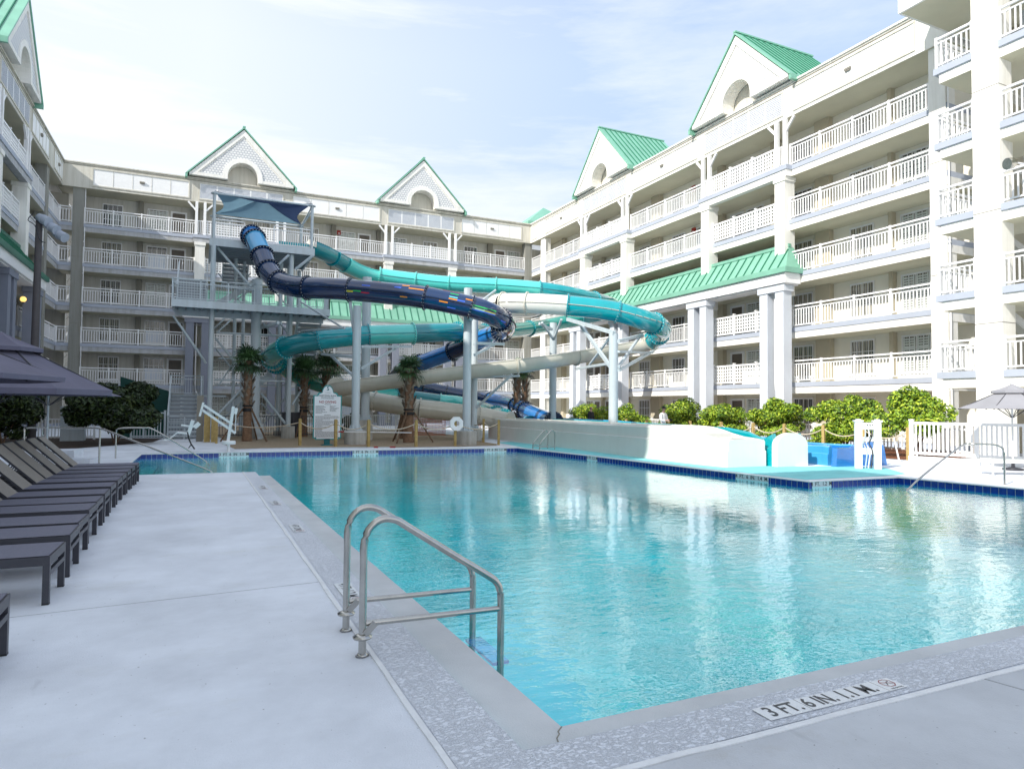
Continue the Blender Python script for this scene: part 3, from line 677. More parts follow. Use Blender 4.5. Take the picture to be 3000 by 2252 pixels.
# ------------------------------------------------------------------ pool ladders and hand rails
def sstube(m, pts, r, n=14): m.path(spline(pts, .04), r, n)
lad = thing('pool_ladder', 'large stainless steel grab rail ladder with two hoops on the near left pool edge', 'pool ladder', (1.05, 4.8, 0))
for k, y in enumerate((4.56, 5.12)):
    y -= 4.8
    m = MB(); xb, r = -.03, .026
    prof = [(xb, .0), (xb, .30), (xb, .60), (xb, .74), (xb + .03, .84), (xb + .11, .905), (xb + .21, .90), (xb + .31, .84), (xb + .63, .63), (xb + .92, .445), (xb + .98, .395), (xb + 1.012, .33), (xb + 1.02, .2), (xb + 1.02, -.2), (xb + 1.02, -.62)]
    m.path(spline([(x, y, z) for x, z in prof], .03), r, 16); m.build('hoop', CHROME, lad)
    m = MB(); m.path([(xb + .02, y, .215), (xb + 1.01, y, .20)], .020, 14); m.build('lower_bar', CHROME, lad)
    m = MB(); m.lathe([(.024, .004), (.046, .004), (.030, .02), (.024, .02)], (xb, y, 0), 18); m.build('foot_plate', CHROME, lad)
    m = MB(); m.lathe([(.024, .12), (.062, .12), (.066, .132), (.03, .150), (.024, .150)], (xb, y, 0), 20); m.beam((xb + .01, y - .03, .15), (xb + .08, y - .03, .22), .045, .006, 0, up=(0, 1, 0)); m.build('collar', CHROME, lad)
for z in (-.20, -.46):
    m = MB(); m.box(.93, 1.06, -.24, .32, z - .012, z + .012, 0); m.build('tread', BLUEF, lad)
la2 = thing('pool_ladder', 'small pair of chrome grab rails in front of the pale slide wall', 'pool ladder', (12.9, 24.2, 0))
for y in (-.28, .32):
    m = MB(); m.path(spline([(.12 + .0, y, 0), (.12, y, .55), (.10, y, .70), (.02, y, .78), (-.08, y, .74), (-.45, y, .36), (-.55, y, .2), (-.57, y, -.1), (-.57, y, -.6)], .05), .022, 10); m.path([(.12, y, .1), (-.57, y, .1)], .02, 10); m.build('hoop', CHROME, la2)
def handrail(label, pts, r, posts=()):
    o = thing('handrail', label, 'handrail', tuple(pts[0][:2]) + (0,)); B = Vector((pts[0][0], pts[0][1], 0))
    m = MB(); m.path(spline([tuple(Vector(p) - B) for p in pts], .06), r, 12); m.build('rail', CHROME, o)
    for a, c in posts:
        m = MB(); m.path([Vector(a) - B, Vector(c) - B], r, 12); m.lathe([(r, 0), (.05, 0), (.05, .012), (r, .03)], tuple(Vector(a) - B), 14); m.build('post', CHROME, o)
handrail('long steel handrail over the pool steps, level part ending in a long slope', [(-4.35, 22.1, 0), (-4.35, 22.1, .9), (-4.34, 22.1, .98), (-4.25, 22.08, 1.01), (-3.2, 21.7, 1.01), (-2.70, 21.5, 1.01), (-2.5, 21.45, .99), (-2.2, 21.3, .89), (-.55, 20.4, .22), (.1, 20.05, -.05), (.4, 19.9, -.2)], .024, [((-2.51, 21.45, 0), (-2.51, 21.45, .98)), ((-4.0, 22.5, 0), (-4.0, 22.4, .95))])
handrail('shorter steel handrail of the pool steps standing behind the long one', [(-2.36, 23.83, 0), (-2.36, 23.83, .78), (-2.34, 23.83, .90), (-2.2, 23.8, .94), (-1.6, 23.75, .94), (-1.3, 23.7, .87), (-.2, 23.4, .15), (.15, 23.3, -.1), (.3, 23.25, -.25)], .022)
handrail('single chrome handrail at the right pool edge, sloping down into the water', [(16.95, 9.33, 0), (16.95, 9.33, .72), (16.93, 9.38, .86), (16.84, 9.50, .92), (16.6, 9.82, .92), (16.45, 9.98, .87), (15.3, 10.1, .25), (14.75, 10.15, -.10), (14.5, 10.17, -.3)], .022)
for lbl, x, y, h in (('taller of two white concrete step blocks by the pool steps handrail', -3.45, 22.7, .36), ('lower of two white concrete step blocks by the pool steps handrail', -2.95, 21.75, .17)):
    m = MB(); m.box(-.30, .30, -.5, .5, 0, h); tag(m.build('step_block', DECK, None, (x, y, 0), (0, 0, -.1)), lbl, 'step')

# pool lift
lf = thing('pool_lift', 'white pool lift with a hanging seat on a folded arm at the far pool edge', 'pool lift', (.92, 26.25, 0))
m = MB(); m.cyl((0, 0, 0), (0, 0, .26), .055); m.lathe([(0, .26), (.23, .26), (.235, .30), (.235, .36), (.22, .385), (.08, .39), (0, .39)], n=24); m.build('base', WHITE, lf)
m = MB(); m.beam((-.02, 0, .39), (.13, 0, 1.63), .10, .10); m.beam((.20, 0, 1.35), (.24, 0, 1.57), .10, .07); m.path([(.22, 0, 1.4), (.22, 0, .65)], .014, 8); m.build('mast', WHITE, lf)
for a, c in (((-.84, 0, 1.66), (.12, 0, .98)), ((-.90, 0, 1.50), (.22, 0, .66))):
    m = MB(); m.beam(a, c, .07, .085); m.build('arm', WHITE, lf)
m = MB(); m.beam((-.86, 0, 1.76), (-.97, 0, 1.27), .07, .07); m.build('hanger', WHITE, lf)
s = MB(); s.beam((-1.18, 0, 1.12), (-1.32, 0, .62), .46, .12); s.beam((-1.30, 0, .66), (-1.66, 0, .70), .44, .05); s.beam((-1.66, 0, .70), (-1.95, 0, .44), .34, .04); s.beam((-1.95, 0, .44), (-2.08, 0, .45), .34, .04); s.beam((-1.10, 0, 1.0), (-1.0, 0, .9), .3, .22)
for y in (-.2, .2): s.beam((-1.12, y, .90), (-1.55, y, .96), .05, .045)
s.build('seat', WHITE, lf)
m = MB(); m.path([(-1.34, -.22, .72), (-1.30, -.23, .5), (-1.22, -.2, .3), (-1.10, -.22, .12)], .026, 6); m.path([(-1.2, -.22, .3), (-1.3, -.24, .16)], .018, 6); m.build('strap', BLACKM, lf)

# ------------------------------------------------------------------ loungers
def make_lounger():
    r = thing('sun_lounger', '', 'sun lounger')
    L, W, H = 1.95, .66, .40; hx = 1.14
    f = MB()
    for y in (-W / 2 + .022, W / 2 - .022): f.box(-L, 0, y - .022, y + .022, H - .075, H)
    f.box(-.045, 0, -W / 2 + .044, W / 2 - .044, H - .075, H); f.box(-L, -L + .045, -W / 2 + .044, W / 2 - .044, H - .075, H)
    f.box(-.03, -.0, -W / 2 + .05, W / 2 - .05, H - .16, H - .12); f.build('frame', LFRAME, r)
    for x in (-.05, -L + .30):
        for y in (-W / 2 + .0, W / 2 - .05):
            m = MB(); m.box(x, x + .05, y, y + .05, 0, H - .075); m.box(x, x + .051, y - .001, y + .051, 0, .012, 1); m.build('leg', [LFRAME, BLACKM], r)
    m = MB(); n = 14
    vs = []
    for i in range(n + 1):
        x = -hx + (hx - .012) * i / n; sg = -.014 * math.sin(PI * i / n)
        for y, d in ((-W / 2 + .012, 0), (0, sg), (W / 2 - .012, 0)): vs.append((x, y, H + .006 + d))
    m.add(vs, [(i * 3 + k, i * 3 + 3 + k, i * 3 + 4 + k, i * 3 + 1 + k) for i in range(n) for k in (0, 1)], 0, True); m.build('seat', SLING, r)
    bk = MB(); a = math.radians(44); D = Vector((-math.cos(a), 0, math.sin(a))); B = Vector((-hx, 0, H - .01)); N_ = Vector((math.sin(a), 0, math.cos(a)))
    lb = .86
    bk.prism([tuple(B + N_ * .012 + Vector((0, y, 0)) + D * t) for t, y in ((0, -W / 2 + .035), (0, W / 2 - .035), (lb, W / 2 - .035), (lb, -W / 2 + .035))], tuple(N_ * .004)); bk.build('backrest', SLINGB, r)
    bf = MB()
    for y in (-W / 2 + .05, W / 2 - .05): bf.beam(B + Vector((0, y, 0)), B + D * lb + Vector((0, y, 0)), .045, .03)
    bf.beam(B + D * lb + Vector((0, -W / 2 + .03, 0)), B + D * lb + Vector((0, W / 2 - .03, 0)), .03, .03); bf.beam(B + D * .5 + Vector((0, -.2, -.02)), (-L + .12, -.2, H - .05), .02, .02); bf.beam(B + D * .5 + Vector((0, .2, -.02)), (-L + .12, .2, H - .05), .02, .02)
    bf.build('backrest_frame', LFRAME, r); return r
LY = [5.22, 7.07, 8.06, 8.83, 9.80, 10.55, 11.40, 12.36, 13.27, 14.02, 14.84, 15.64, 16.42]
ords = ['nearest, only its foot corner in view', 'second from the camera', 'third from the camera', 'fourth from the camera', 'fifth from the camera', 'sixth from the camera', 'seventh, the middle one', 'sixth from the far end', 'fifth from the far end', 'fourth from the far end', 'third from the far end', 'next to last before the pool steps', 'last one beside the pool steps']
lg0 = make_lounger()
for i, y in enumerate(LY):
    o = lg0 if i == 0 else copy_tree(lg0)
    o.location = ((-1.135, -1.115, -1.13, -1.16, -1.19, -1.205, -1.215, -1.235, -1.235, -1.235, -1.23, -1.22, -1.2)[i], y, 0); o.rotation_euler = (0, 0, random.Random(i).uniform(-.02, .02))
    tag(o, 'grey sling sun lounger in the left row, ' + ords[i], 'sun lounger', 'loungers in a row on the left deck')

# ------------------------------------------------------------------ umbrellas
def umbrella(label, loc, R, z_eave, z_top, canvas, n=8, rot=0, tiers=1, rim=.0, pole=True, finial=False):
    o = thing('patio_umbrella', label, 'umbrella', loc, rot)
    def ring(r, z): return [(r * math.cos(2 * PI * i / n), r * math.sin(2 * PI * i / n), z) for i in range(n)]
    def canopy(m, r0, z0, r1, z1, sag=.05, seg=6):
        for i in range(n):
            a0, a1 = 2 * PI * i / n, 2 * PI * (i + 1) / n
            grid = []
            for j in range(seg + 1):
                t = j / seg; r = r0 + (r1 - r0) * t
                row = []
                for k in range(5):
                    u = k / 4; x = r * ((1 - u) * math.cos(a0) + u * math.cos(a1)); y = r * ((1 - u) * math.sin(a0) + u * math.sin(a1))
                    z = z0 + (z1 - z0) * t - sag * math.sin(PI * u) * t * (.4 if j < seg else .1) - .02 * math.sin(PI * t)
                    row.append((x, y, z))
                grid += row
            m.add(grid, [(j * 5 + k, (j + 1) * 5 + k, (j + 1) * 5 + k + 1, j * 5 + k + 1) for j in range(seg) for k in range(4)], 0, False)
    vz = z_top - .30 * (z_top - z_eave); vr = R * .30
    m = MB(); canopy(m, vr * .8, vz + .0, R, z_eave); 
    if rim:
        P = ring(R, z_eave); Q = ring(R * .995, z_eave - rim); m.add(P + Q, [(i, (i + 1) % n, (i + 1) % n + n, i + n) for i in range(n)])
    c = m.build('canopy', canvas, o)
    m = MB(); canopy(m, .02, z_top, vr * 1.25, vz + .02, .07, 3); P = ring(vr * 1.25, vz + .02); Q = ring(vr * 1.25, vz - .05); m.add(P + Q, [(i, (i + 1) % n, (i + 1) % n + n, i + n) for i in range(n)]); m.build('vent', canvas, o)
    if pole: m = MB(); m.cyl((0, 0, 0.04), (0, 0, z_top), .024, 10); m.build('pole', WHITE if canvas is UMBG else STEEL, o); m = MB(); m.lathe([(0, 0), (.26, 0), (.26, .05), (.05, .09), (.04, .2), (0, .2)], n=20); m.build('base', LFRAME, o)
    for i in range(n):
        a = 2 * PI * i / n; m = MB(); m.beam((.03 * math.cos(a), .03 * math.sin(a), z_top - .08), (R * .99 * math.cos(a), R * .99 * math.sin(a), z_eave - .02), .018, .022); m.beam((.03 * math.cos(a), .03 * math.sin(a), z_eave - .25), (R * .55 * math.cos(a), R * .55 * math.sin(a), z_eave + (z_top - z_eave) * .42), .014, .014); m.build('rib', LFRAME, o)
    if finial: m = MB(); m.lathe([(0, 0), (.05, .02), (.06, .06), (.045, .1), (0, .12)], (0, 0, z_top - .02), 12); m.build('finial', WHITE, o)
    return o
umbrella('dark purple umbrella over the left loungers, farthest of three, on a pale pole', (-3.5, 20.2, 0), 1.62, 1.88, 2.55, UMBR, 8, .25)
umbrella('dark purple grey umbrella over the left loungers, middle and largest in view', (-3.30, 14.7, 0), 1.80, 1.93, 2.95, UMBR, 8, -.12, rim=.10)
umbrella('dark purple grey umbrella corner cut by the left frame edge, nearest of three', (-3.42, 10.4, 0), 1.78, 2.02, 2.85, UMBR, 8, .1, rim=.06)
umbrella('light grey market umbrella with white finial above the white fence at the right edge', (21.5, 11.6, 0), 1.42, 1.78, 2.50, UMBG, 8, .2, rim=.0, finial=True)

# ------------------------------------------------------------------ water slides
def seam(m, pts, r, side, w=.05, t=.012, mi=0):
    P = [Vector(p) for p in pts]
    for i in range(len(P) - 1):
        d = (P[i + 1] - P[i]); tt = d.normalized(); a = tt.cross(Vector((0, 0, 1))).normalized() * side
        p, q = P[i] + a * (r - .01), P[i + 1] + a * (r - .01)
        u = a.cross(tt).normalized() * t
        m.add([p - u, p + a * w - u, p + a * w + u, p + u, q - u, q + a * w - u, q + a * w + u, q + u], [(0, 1, 5, 4), (3, 7, 6, 2), (1, 2, 6, 5)], mi)
def flange(p, t, r, par, mt, w=.085, th=.05, bolts=True, arc=None):
    t = Vector(t).normalized(); p = Vector(p); m = MB()
    if arc is None:
        m.path([p - t * th / 2, p + t * th / 2], r + w, 28, 0)
        if bolts:
            u = Vector((0, 0, 1)); a = t.cross(u).normalized(); b_ = a.cross(t).normalized()
            for i in range(22):
                x = 2 * PI * i / 22; c = p + (a * math.cos(x) + b_ * math.sin(x)) * (r + w * .55)
                m.cyl(c - t * (th / 2 + .015), c + t * (th / 2 + .015), .018, 5, 1)
    else:
        m.path([p - t * th / 2, p + t * th / 2], r + w, 18, 0, arc=arc); m.path([p + t * th / 2, p - t * th / 2], r - .005, 18, 0, arc=arc)
        a0 = t.cross(Vector((0, 0, 1))).normalized(); b_ = a0.cross(t).normalized()
        for e in (-1, 1):
            R = [p + t * th / 2 * e + (a0 * math.cos(math.radians(arc[0] + (arc[1] - arc[0]) * k / 18)) + b_ * math.sin(math.radians(arc[0] + (arc[1] - arc[0]) * k / 18))) * q for q in (r, r + w) for k in range(19)]
            m.add(R, [(k, k + 1, k + 20, k + 19) for k in range(18)], 0)
    m.build('flange', [mt, WHITE], par)
def slide(name, label, pts, r, secs, ringmat, seam_mat, step=.3, trough_arc=(-205, 25)):
    """secs: list of (fraction_end, material, open?)"""
    o = thing('water_slide', label, 'water slide', tuple(pts[0][:2]) + (0,)); B = Vector((pts[0][0], pts[0][1], 0))
    S = [p - B for p in spline([Vector(p) for p in pts], step)]; n = len(S); i0 = 0; KI = spline_idx(pts, step)
    for fr, mt, op in secs:
        i1 = min(n - 1, KI[fr]); sub = S[i0:i1 + 1]
        if len(sub) < 2: continue
        m = MB()
        if op:
            m.path(sub, r, 26, 0, arc=trough_arc); m.path(sub, r - .03, 26, 0, arc=trough_arc)
            for sd in (0, 1):                                                  # rolled rim
                ang = math.radians(trough_arc[sd]); rim = []
                for k in range(len(sub)):
                    t = (sub[min(k + 1, len(sub) - 1)] - sub[max(k - 1, 0)]).normalized(); a = t.cross(Vector((0, 0, 1))).normalized(); b_ = a.cross(t)
                    rim.append(sub[k] + (a * math.cos(ang) + b_ * math.sin(ang)) * r)
                m.path(rim, .035, 8, 0)
            m.build('open_flume', mt, o)
        else:
            m.path(sub, r, 30, 0, caps=False); seam(m, sub, r, 1, mi=1); seam(m, sub, r, -1, mi=1); m.build('tube_section', [mt, seam_mat], o)
        if i0 > 0 or not op: flange(sub[0], sub[1] - sub[0], r, o, ringmat(mt), arc=trough_arc if op else None)
        i0 = i1
    flange(S[-1], S[-1] - S[-2], r, o, ringmat(secs[-1][1]), arc=trough_arc if secs[-1][2] else None)
    return o, S, B
def lerp_secs(a, b, k, mt, op=False):
    return [(a + (b - a) * (i + 1) / k, mt, op) for i in range(k)]
navy_pts = [(2.07, 35.45, 10.11), (2.19, 35.07, 9.87), (2.34, 34.58, 9.40), (2.48, 34.09, 8.90), (2.69, 33.36, 8.09), (3.09, 32.54, 7.41), (3.68, 31.72, 7.10), (4.21, 31.15, 6.99), (5.00, 30.46, 6.92), (5.87, 29.84, 6.83), (7.39, 28.92, 6.65), (8.80, 28.05, 6.45), (10.59, 27.13, 6.04), (11.40, 26.98, 5.80), (12.15, 27.52, 5.64), (12.93, 28.71, 5.52), (13.43, 30.24, 5.46), (13.63, 31.92, 5.46), (13.40, 33.58, 5.24), (12.70, 35.35, 4.78), (11.60, 37.54, 4.23), (11.14, 39.97, 3.89), (11.35, 42.31, 3.56), (12.21, 43.91, 3.25), (13.72, 44.32, 3.00), (15.36, 43.91, 2.67), (16.87, 43.10, 2.38), (17.74, 41.83, 2.17), (18.11, 40.12, 1.98), (17.92, 38.01, 1.80), (17.57, 35.98, 1.50), (17.24, 33.93, 1.24), (17.07, 32.36, 1.04), (16.92, 31.23, 0.94)]
secs = [(1, BLUEF, False), (3, SKYB, False)] + [(k, NAVY, False) for k in (4, 5, 7, 9, 11, 12, 14, 16)] + [(18, BLUEF, False), (19, NAVY, False), (20, BLUEF, False)] + [(k, NAVY, False) for k in (22, 24, 25, 26, 27)] + [(k, BLUEF, False) for k in (29, 30, 33)]  # top and lower blue sections: sky sheen and sunlit glow painted in
nav, S, B = slide('navy', 'dark navy enclosed tube slide with small coloured dashes, curling from the tower platform', navy_pts, .48, secs, lambda m: NAVYR, NAVYR)
# coloured dashes on the navy tube
rs = random.Random(8); nS = len(S); KN = spline_idx(navy_pts, .3)
for k in range(30):
    i = rs.randint(KN[9], KN[14]); ln = rs.choice((1, 1, 2)); mi = rs.randrange(6)
    if i + ln + 1 >= nS: continue
    ang = math.radians(rs.choice((-32, -14, 8, 28, 50, 74)) + rs.uniform(-6, 6)); q = []
    for jj in range(ln + 1):
        P = S[i + jj]; t = (S[i + jj + 1] - S[i + jj - 1]).normalized(); a = t.cross(Vector((0, 0, 1))).normalized(); b_ = a.cross(t)
        for da in (-.055, .055): q.append(P + (a * math.cos(ang + da) + b_ * math.sin(ang + da)) * .486)
    m = MB(); m.add(q, [(2 * jj, 2 * jj + 1, 2 * jj + 3, 2 * jj + 2) for jj in range(ln)]); m.build('coloured_dash', STRIPE[mi], nav)

teal_pts = [(5.39, 38.63, 10.62), (5.98, 39.02, 10.53), (6.78, 39.76, 10.41), (7.65, 40.46, 10.23), (8.63, 40.90, 9.97), (9.84, 41.01, 9.78), (12.02, 40.45, 9.58), (13.93, 39.57, 9.39), (16.60, 38.34, 9.29), (19.07, 37.20, 9.10), (21.12, 36.91, 8.92), (23.25, 37.48, 8.81), (25.66, 39.12, 8.90), (27.27, 41.12, 8.96), (27.57, 43.19, 8.86), (26.04, 43.92, 8.48), (23.45, 43.49, 7.86), (20.75, 42.00, 7.24), (18.01, 39.99, 6.69), (15.45, 37.33, 6.18), (13.53, 34.93, 5.84), (12.40, 33.80, 5.70), (11.08, 33.31, 5.56), (9.74, 33.17, 5.42), (7.45, 33.14, 5.21), (6.16, 33.30, 5.05), (5.19, 33.54, 4.89), (4.32, 33.95, 4.71), (3.68, 34.47, 4.52), (3.29, 35.43, 4.32), (3.25, 36.56, 4.10), (3.59, 37.73, 3.91), (4.22, 38.66, 3.70), (5.22, 39.43, 3.27), (6.14, 39.89, 2.97), (7.12, 40.33, 2.77), (8.30, 40.68, 2.59), (9.47, 40.80, 2.47), (11.00, 41.20, 2.29), (12.42, 41.42, 2.18), (14.02, 41.24, 2.00), (14.93, 40.72, 1.92), (15.52, 39.57, 1.73), (15.62, 37.76, 1.51), (15.35, 35.25, 1.23), (15.05, 33.41, 1.05)]
secs = [(2, TEAL, True), (3, TEAL, True), (5, MINT, True), (6, MINT, False), (7, MINT, False), (8, MINT, False), (9, MINT, False), (11, TEALB, False), (13, TEAL, False), (15, TEAL, False), (17, AQUAG, False), (19, AQUAG, False), (20, TEAL, False), (21, AQUAG, False), (23, TEAL, False), (24, MINT, False), (26, TEALB, False), (28, TEAL, False), (30, AQUAG, False), (31, AQUAG, False), (33, AQUAG, False), (35, AQUAG, True), (37, TEAL, False), (38, MINT, False), (40, TEAL, False), (42, MINT, False), (44, TEALB, False), (45, TEALB, False)]
slide('teal', 'teal and mint tube slide starting as an open flume right of the tower', teal_pts, .49, secs, lambda m: TEALR if m is not MINT else MINT, TEALR)

beige_pts = [(6.10, 44.76, 11.95), (7.39, 45.28, 11.63), (9.26, 45.54, 10.76), (11.20, 45.76, 10.50), (13.94, 45.05, 10.29), (17.43, 43.44, 9.99), (20.04, 41.14, 9.47), (20.40, 38.80, 8.83), (19.35, 36.56, 8.08), (17.55, 34.65, 7.47), (15.46, 32.99, 7.07), (13.89, 31.52, 6.85), (13.13, 30.34, 6.76), (13.07, 29.26, 6.69), (13.93, 28.43, 6.63), (14.66, 27.87, 6.57), (15.53, 27.36, 6.50), (16.60, 26.76, 6.37), (17.60, 26.30, 6.20), (18.56, 25.97, 5.94), (19.47, 26.00, 5.74), (20.43, 26.66, 5.62), (21.18, 27.86, 5.49), (21.39, 28.77, 5.26), (21.01, 29.39, 5.09), (19.75, 29.77, 4.85), (17.37, 29.78, 4.41), (15.60, 29.62, 4.10), (14.16, 29.97, 3.86), (11.49, 31.00, 3.48), (9.60, 31.78, 3.19), (7.89, 32.58, 2.94), (6.69, 33.25, 2.73), (6.15, 34.06, 2.57), (6.09, 34.98, 2.41), (6.46, 35.58, 2.25), (7.18, 35.59, 2.10), (8.29, 35.08, 1.93), (9.23, 34.54, 1.76), (10.37, 33.80, 1.59), (12.08, 33.45, 1.41), (13.43, 33.27, 1.24), (14.34, 33.08, 1.08), (14.88, 32.39, 0.93)]
secs = [(k, BEIGE, False) for k in (3, 5, 7, 9, 11)] + [(k, IVORY, False) for k in (13, 14, 16)] + [(k, TEALB, False) for k in (18, 20, 22, 23)] + [(k, BEIGE, True) for k in (26, 28, 30, 33)] + [(k, BEIGE, False) for k in (35, 37, 39, 41, 43)]
slide('beige', 'ivory tube slide turning teal at right and returning as a beige open trough', beige_pts, .48, secs, lambda m: TEALR if m is TEALB else BEIGE, BEIGE, trough_arc=(-200, 20))

# ------------------------------------------------------------------ slide supports
def support(label, x, y, r, zt, ped_r, ped_h, arms=(), round_ped=True, name='slide_support'):
    o = thing(name, label, 'support column', (x, y, 0), 0, 'steel columns carrying the slides'); b0 = Vector((x, y, 0))
    m = MB(); 
    if ped_r:
        m.lathe([(0, 0), (ped_r, 0), (ped_r, ped_h - .02), (ped_r - .02, ped_h), (0, ped_h)], n=28, smooth=False) if round_ped else m.box(-ped_r, ped_r, -ped_r, ped_r, 0, ped_h)
        m.build('pedestal', CONC, o)
    m = MB(); m.cyl((0, 0, ped_h), (0, 0, zt), r, 24); 
    if ped_r:
        m.lathe([(r + .14, ped_h + .001), (r + .14, ped_h + .04), (r, ped_h + .04)], n=24, smooth=False)
        for i in range(8):
            a = 2 * PI * i / 8; c, s = math.cos(a), math.sin(a); m.prism([(c * r, s * r, ped_h + .04), (c * (r + .12), s * (r + .12), ped_h + .04), (c * r, s * r, ped_h + .28)], (-s * .015, c * .015, 0)); m.cyl((c * (r + .09), s * (r + .09), ped_h + .04), (c * (r + .09), s * (r + .09), ped_h + .10), .022, 6)
    m.build('column', STEEL, o)
    for p, q, w in arms:
        m = MB(); m.beam(Vector(p) - b0, Vector(q) - b0, w, w * 1.1); m.build('arm', STEEL, o)
    return o
support('thick steel column on a round concrete pedestal right of the pool rules sign', 6.15, 29.6, .18, 6.1, .46, .62, [((5.85, 29.60, 4.74), (5.33, 33.83, 4.23), .10) if 0 else ((6.06, 29.75, 3.84), (5.28, 33.41, 4.20), .11), ((6.08, 29.78, 3.00), (5.56, 32.40, 4.04), .09), ((6.33, 29.61, 4.31), (9.49, 32.54, 4.69), .11), ((6.36, 29.64, 3.33), (8.48, 31.70, 4.50), .09), ((6.04, 29.72, 4.99), (5.88, 29.85, 6.29), .12)])
support('thick steel column on a round concrete pedestal behind the octagonal life ring', 10.72, 27.9, .185, 7.0, .46, .62, [((10.82, 27.30, 4.49), (12.85, 28.67, 4.66), .11), ((10.83, 27.32, 3.97), (12.27, 28.39, 4.61), .09), ((10.66, 27.34, 5.54), (10.60, 27.14, 5.66), .14)])
support('steel column behind the thick one that carries the mint tube', 7.36, 33.2, .22, 8.1, .32, 1.0, [((7.98, 35.13, 7.27), (9.65, 40.26, 8.65), .10)], False)
support('slimmer steel column close behind the life ring column', 12.38, 31.2, .16, 6.6, .40, .6, [((12.40, 30.89, 6.84), (14.61, 33.79, 8.15), .08), ((12.44, 31.07, 1.64), (13.61, 29.36, 3.28), .09), ((12.41, 31.03, 3.16), (13.98, 29.30, 3.22), .09), ((12.60, 30.82, 6.16), (13.80, 30.44, 7.36), .11)])
support('slim steel column with a Y shaped head, under the ivory and teal tubes', 16.9, 31.3, .19, 6.2, .42, .5, [((16.49, 30.49, 5.21), (15.37, 29.66, 5.94), .09), ((16.49, 30.49, 5.21), (16.01, 28.81, 6.05), .09), ((16.41, 30.51, 5.74), (15.48, 30.16, 5.95), .11)])
support('right hand steel column rising beside the pale runout wall under the teal curl', 15.35, 23.2, .19, 4.75, .40, .4, [((15.27, 23.02, 4.77), (15.45, 27.20, 5.83), .14), ((15.31, 23.07, 3.17), (15.88, 26.68, 5.48), .12), ((15.43, 22.96, 4.43), (19.62, 27.16, 5.33), .11), ((15.46, 22.99, 3.38), (19.56, 27.19, 5.30), .10), ((15.46, 22.99, 3.24), (21.15, 28.24, 4.67), .10), ((15.30, 23.05, 3.56), (17.23, 29.43, 3.68), .10), ((15.27, 23.02, 4.84), (17.76, 29.18, 3.77), .08), ((15.44, 22.97, 4.01), (21.10, 28.27, 4.58), .09)])
support('fattest steel column standing under the navy tube bend by the palm', 2.43, 36.2, .25, 8.05, .50, .75, [((2.75, 37.17, 5.73), (3.14, 32.59, 5.51), .12), ((2.23, 37.51, 3.13), (3.45, 36.95, 3.09), .09)])
for lb, a, q in (('short steel prop under the beige trough left of the life ring', (10.48, 30.38, 2.93), (11.16, 30.09, 2.37)),):
    pass

# saddles under the tubes at the arms
# ------------------------------------------------------------------ slide tower
tower = thing('slide_tower', 'grey steel stair tower with landings, railings and a blue shade sail over the slide start', 'slide tower', (2.6, 37.5, 0)); TB = Vector((2.6, 37.5, 0))
def tbuild(m, name, mats): m.v = [tuple(Vector(p) - TB) for p in m.v]; return m.build(name, mats, tower)
for x, y, r, zt in ((.36, 35.66, .12, 9.46), (4.05, 36.0, .12, 9.46), (1.5, 38.3, .085, 9.46), (1.95, 38.9, .085, 9.46), (3.78, 38.3, .11, 9.46), (.40, 40.0, .11, 9.46), (4.95, 40.0, .11, 9.46), (4.25, 39.0, .07, 9.46)):
    m = MB(); m.cyl((x, y, .3), (x, y, zt), r, 16); m.lathe([(0, 0), (.34, 0), (.34, .62), (0, .62)], (x, y, 0), 18, 1, False) if r > .1 and y < 37 else m.lathe([(0, 0), (.2, 0), (.2, .3), (0, .3)], (x, y, 0), 12, 1, False)
    tbuild(m, 'leg', [STEEL, CONC])
def trail(m, p, q, H=1.0, step=.115, post=1.3, sub=True):
    p = Vector(p); q = Vector(q); L = (q - p).length; up = Vector((0, 0, 1)); n = max(1, round(L / post))
    for i in range(n + 1): a = p + (q - p) * i / n; m.beam(a - up * .18, a + up * (H + .03), .055, .055)
    m.beam(p + up * H, q + up * H, .055, .055); m.beam(p + up * .08, q + up * .08, .04, .04)
    if sub: m.beam(p + up * (H - .18), q + up * (H - .18), .04, .04)
    k = int(L / step)
    for i in range(1, k): a = p + (q - p) * i / k; m.beam(a + up * .08, a + up * (H - .1), .020, .020)
m = MB(); m.box(.17, 5.15, 35.66, 40.2, 9.62, 9.80, 1); m.box(.17, 5.15, 35.60, 35.68, 9.46, 9.82); m.box(.17, .25, 35.68, 40.2, 9.46, 9.82); m.box(5.07, 5.15, 35.68, 40.2, 9.46, 9.82)
for i in range(9): m.box(.25, 5.07, 36.1 + i * .47, 36.18 + i * .47, 9.50, 9.62, 1)
tbuild(m, 'top_platform', [STEEL, STEELD])
for ra, rb in (((.35, 35.75, 9.8), (1.75, 35.75, 9.8)), ((3.15, 35.75, 9.8), (5.0, 35.75, 9.8)), ((.28, 35.75, 9.8), (.28, 40.0, 9.8)), ((.3, 40.1, 9.8), (5.0, 40.1, 9.8)), ((5.05, 38.6, 9.8), (5.05, 40.0, 9.8))): m = MB(); trail(m, ra, rb); tbuild(m, 'top_railing', RAILW)
m = MB(); m.box(3.4, 4.9, 35.85, 35.9, 9.86, 10.08); tbuild(m, 'tub_side', TEALB)
m = MB(); m.box(-1.38, 5.86, 34.9, 36.6, 6.52, 6.60, 1); m.box(-1.38, 5.86, 34.84, 34.90, 6.26, 6.61); m.box(-1.38, -1.32, 34.9, 36.6, 6.26, 6.61); m.box(5.80, 5.86, 34.9, 36.6, 6.26, 6.61)
for i in range(20): m.box(-1.2 + i * .36, -1.14 + i * .36, 34.92, 36.6, 6.32, 6.52, 1)
m.box(-1.3, 5.8, 36.55, 36.6, 6.05, 6.5); tbuild(m, 'landing', [STEEL, STEELD])
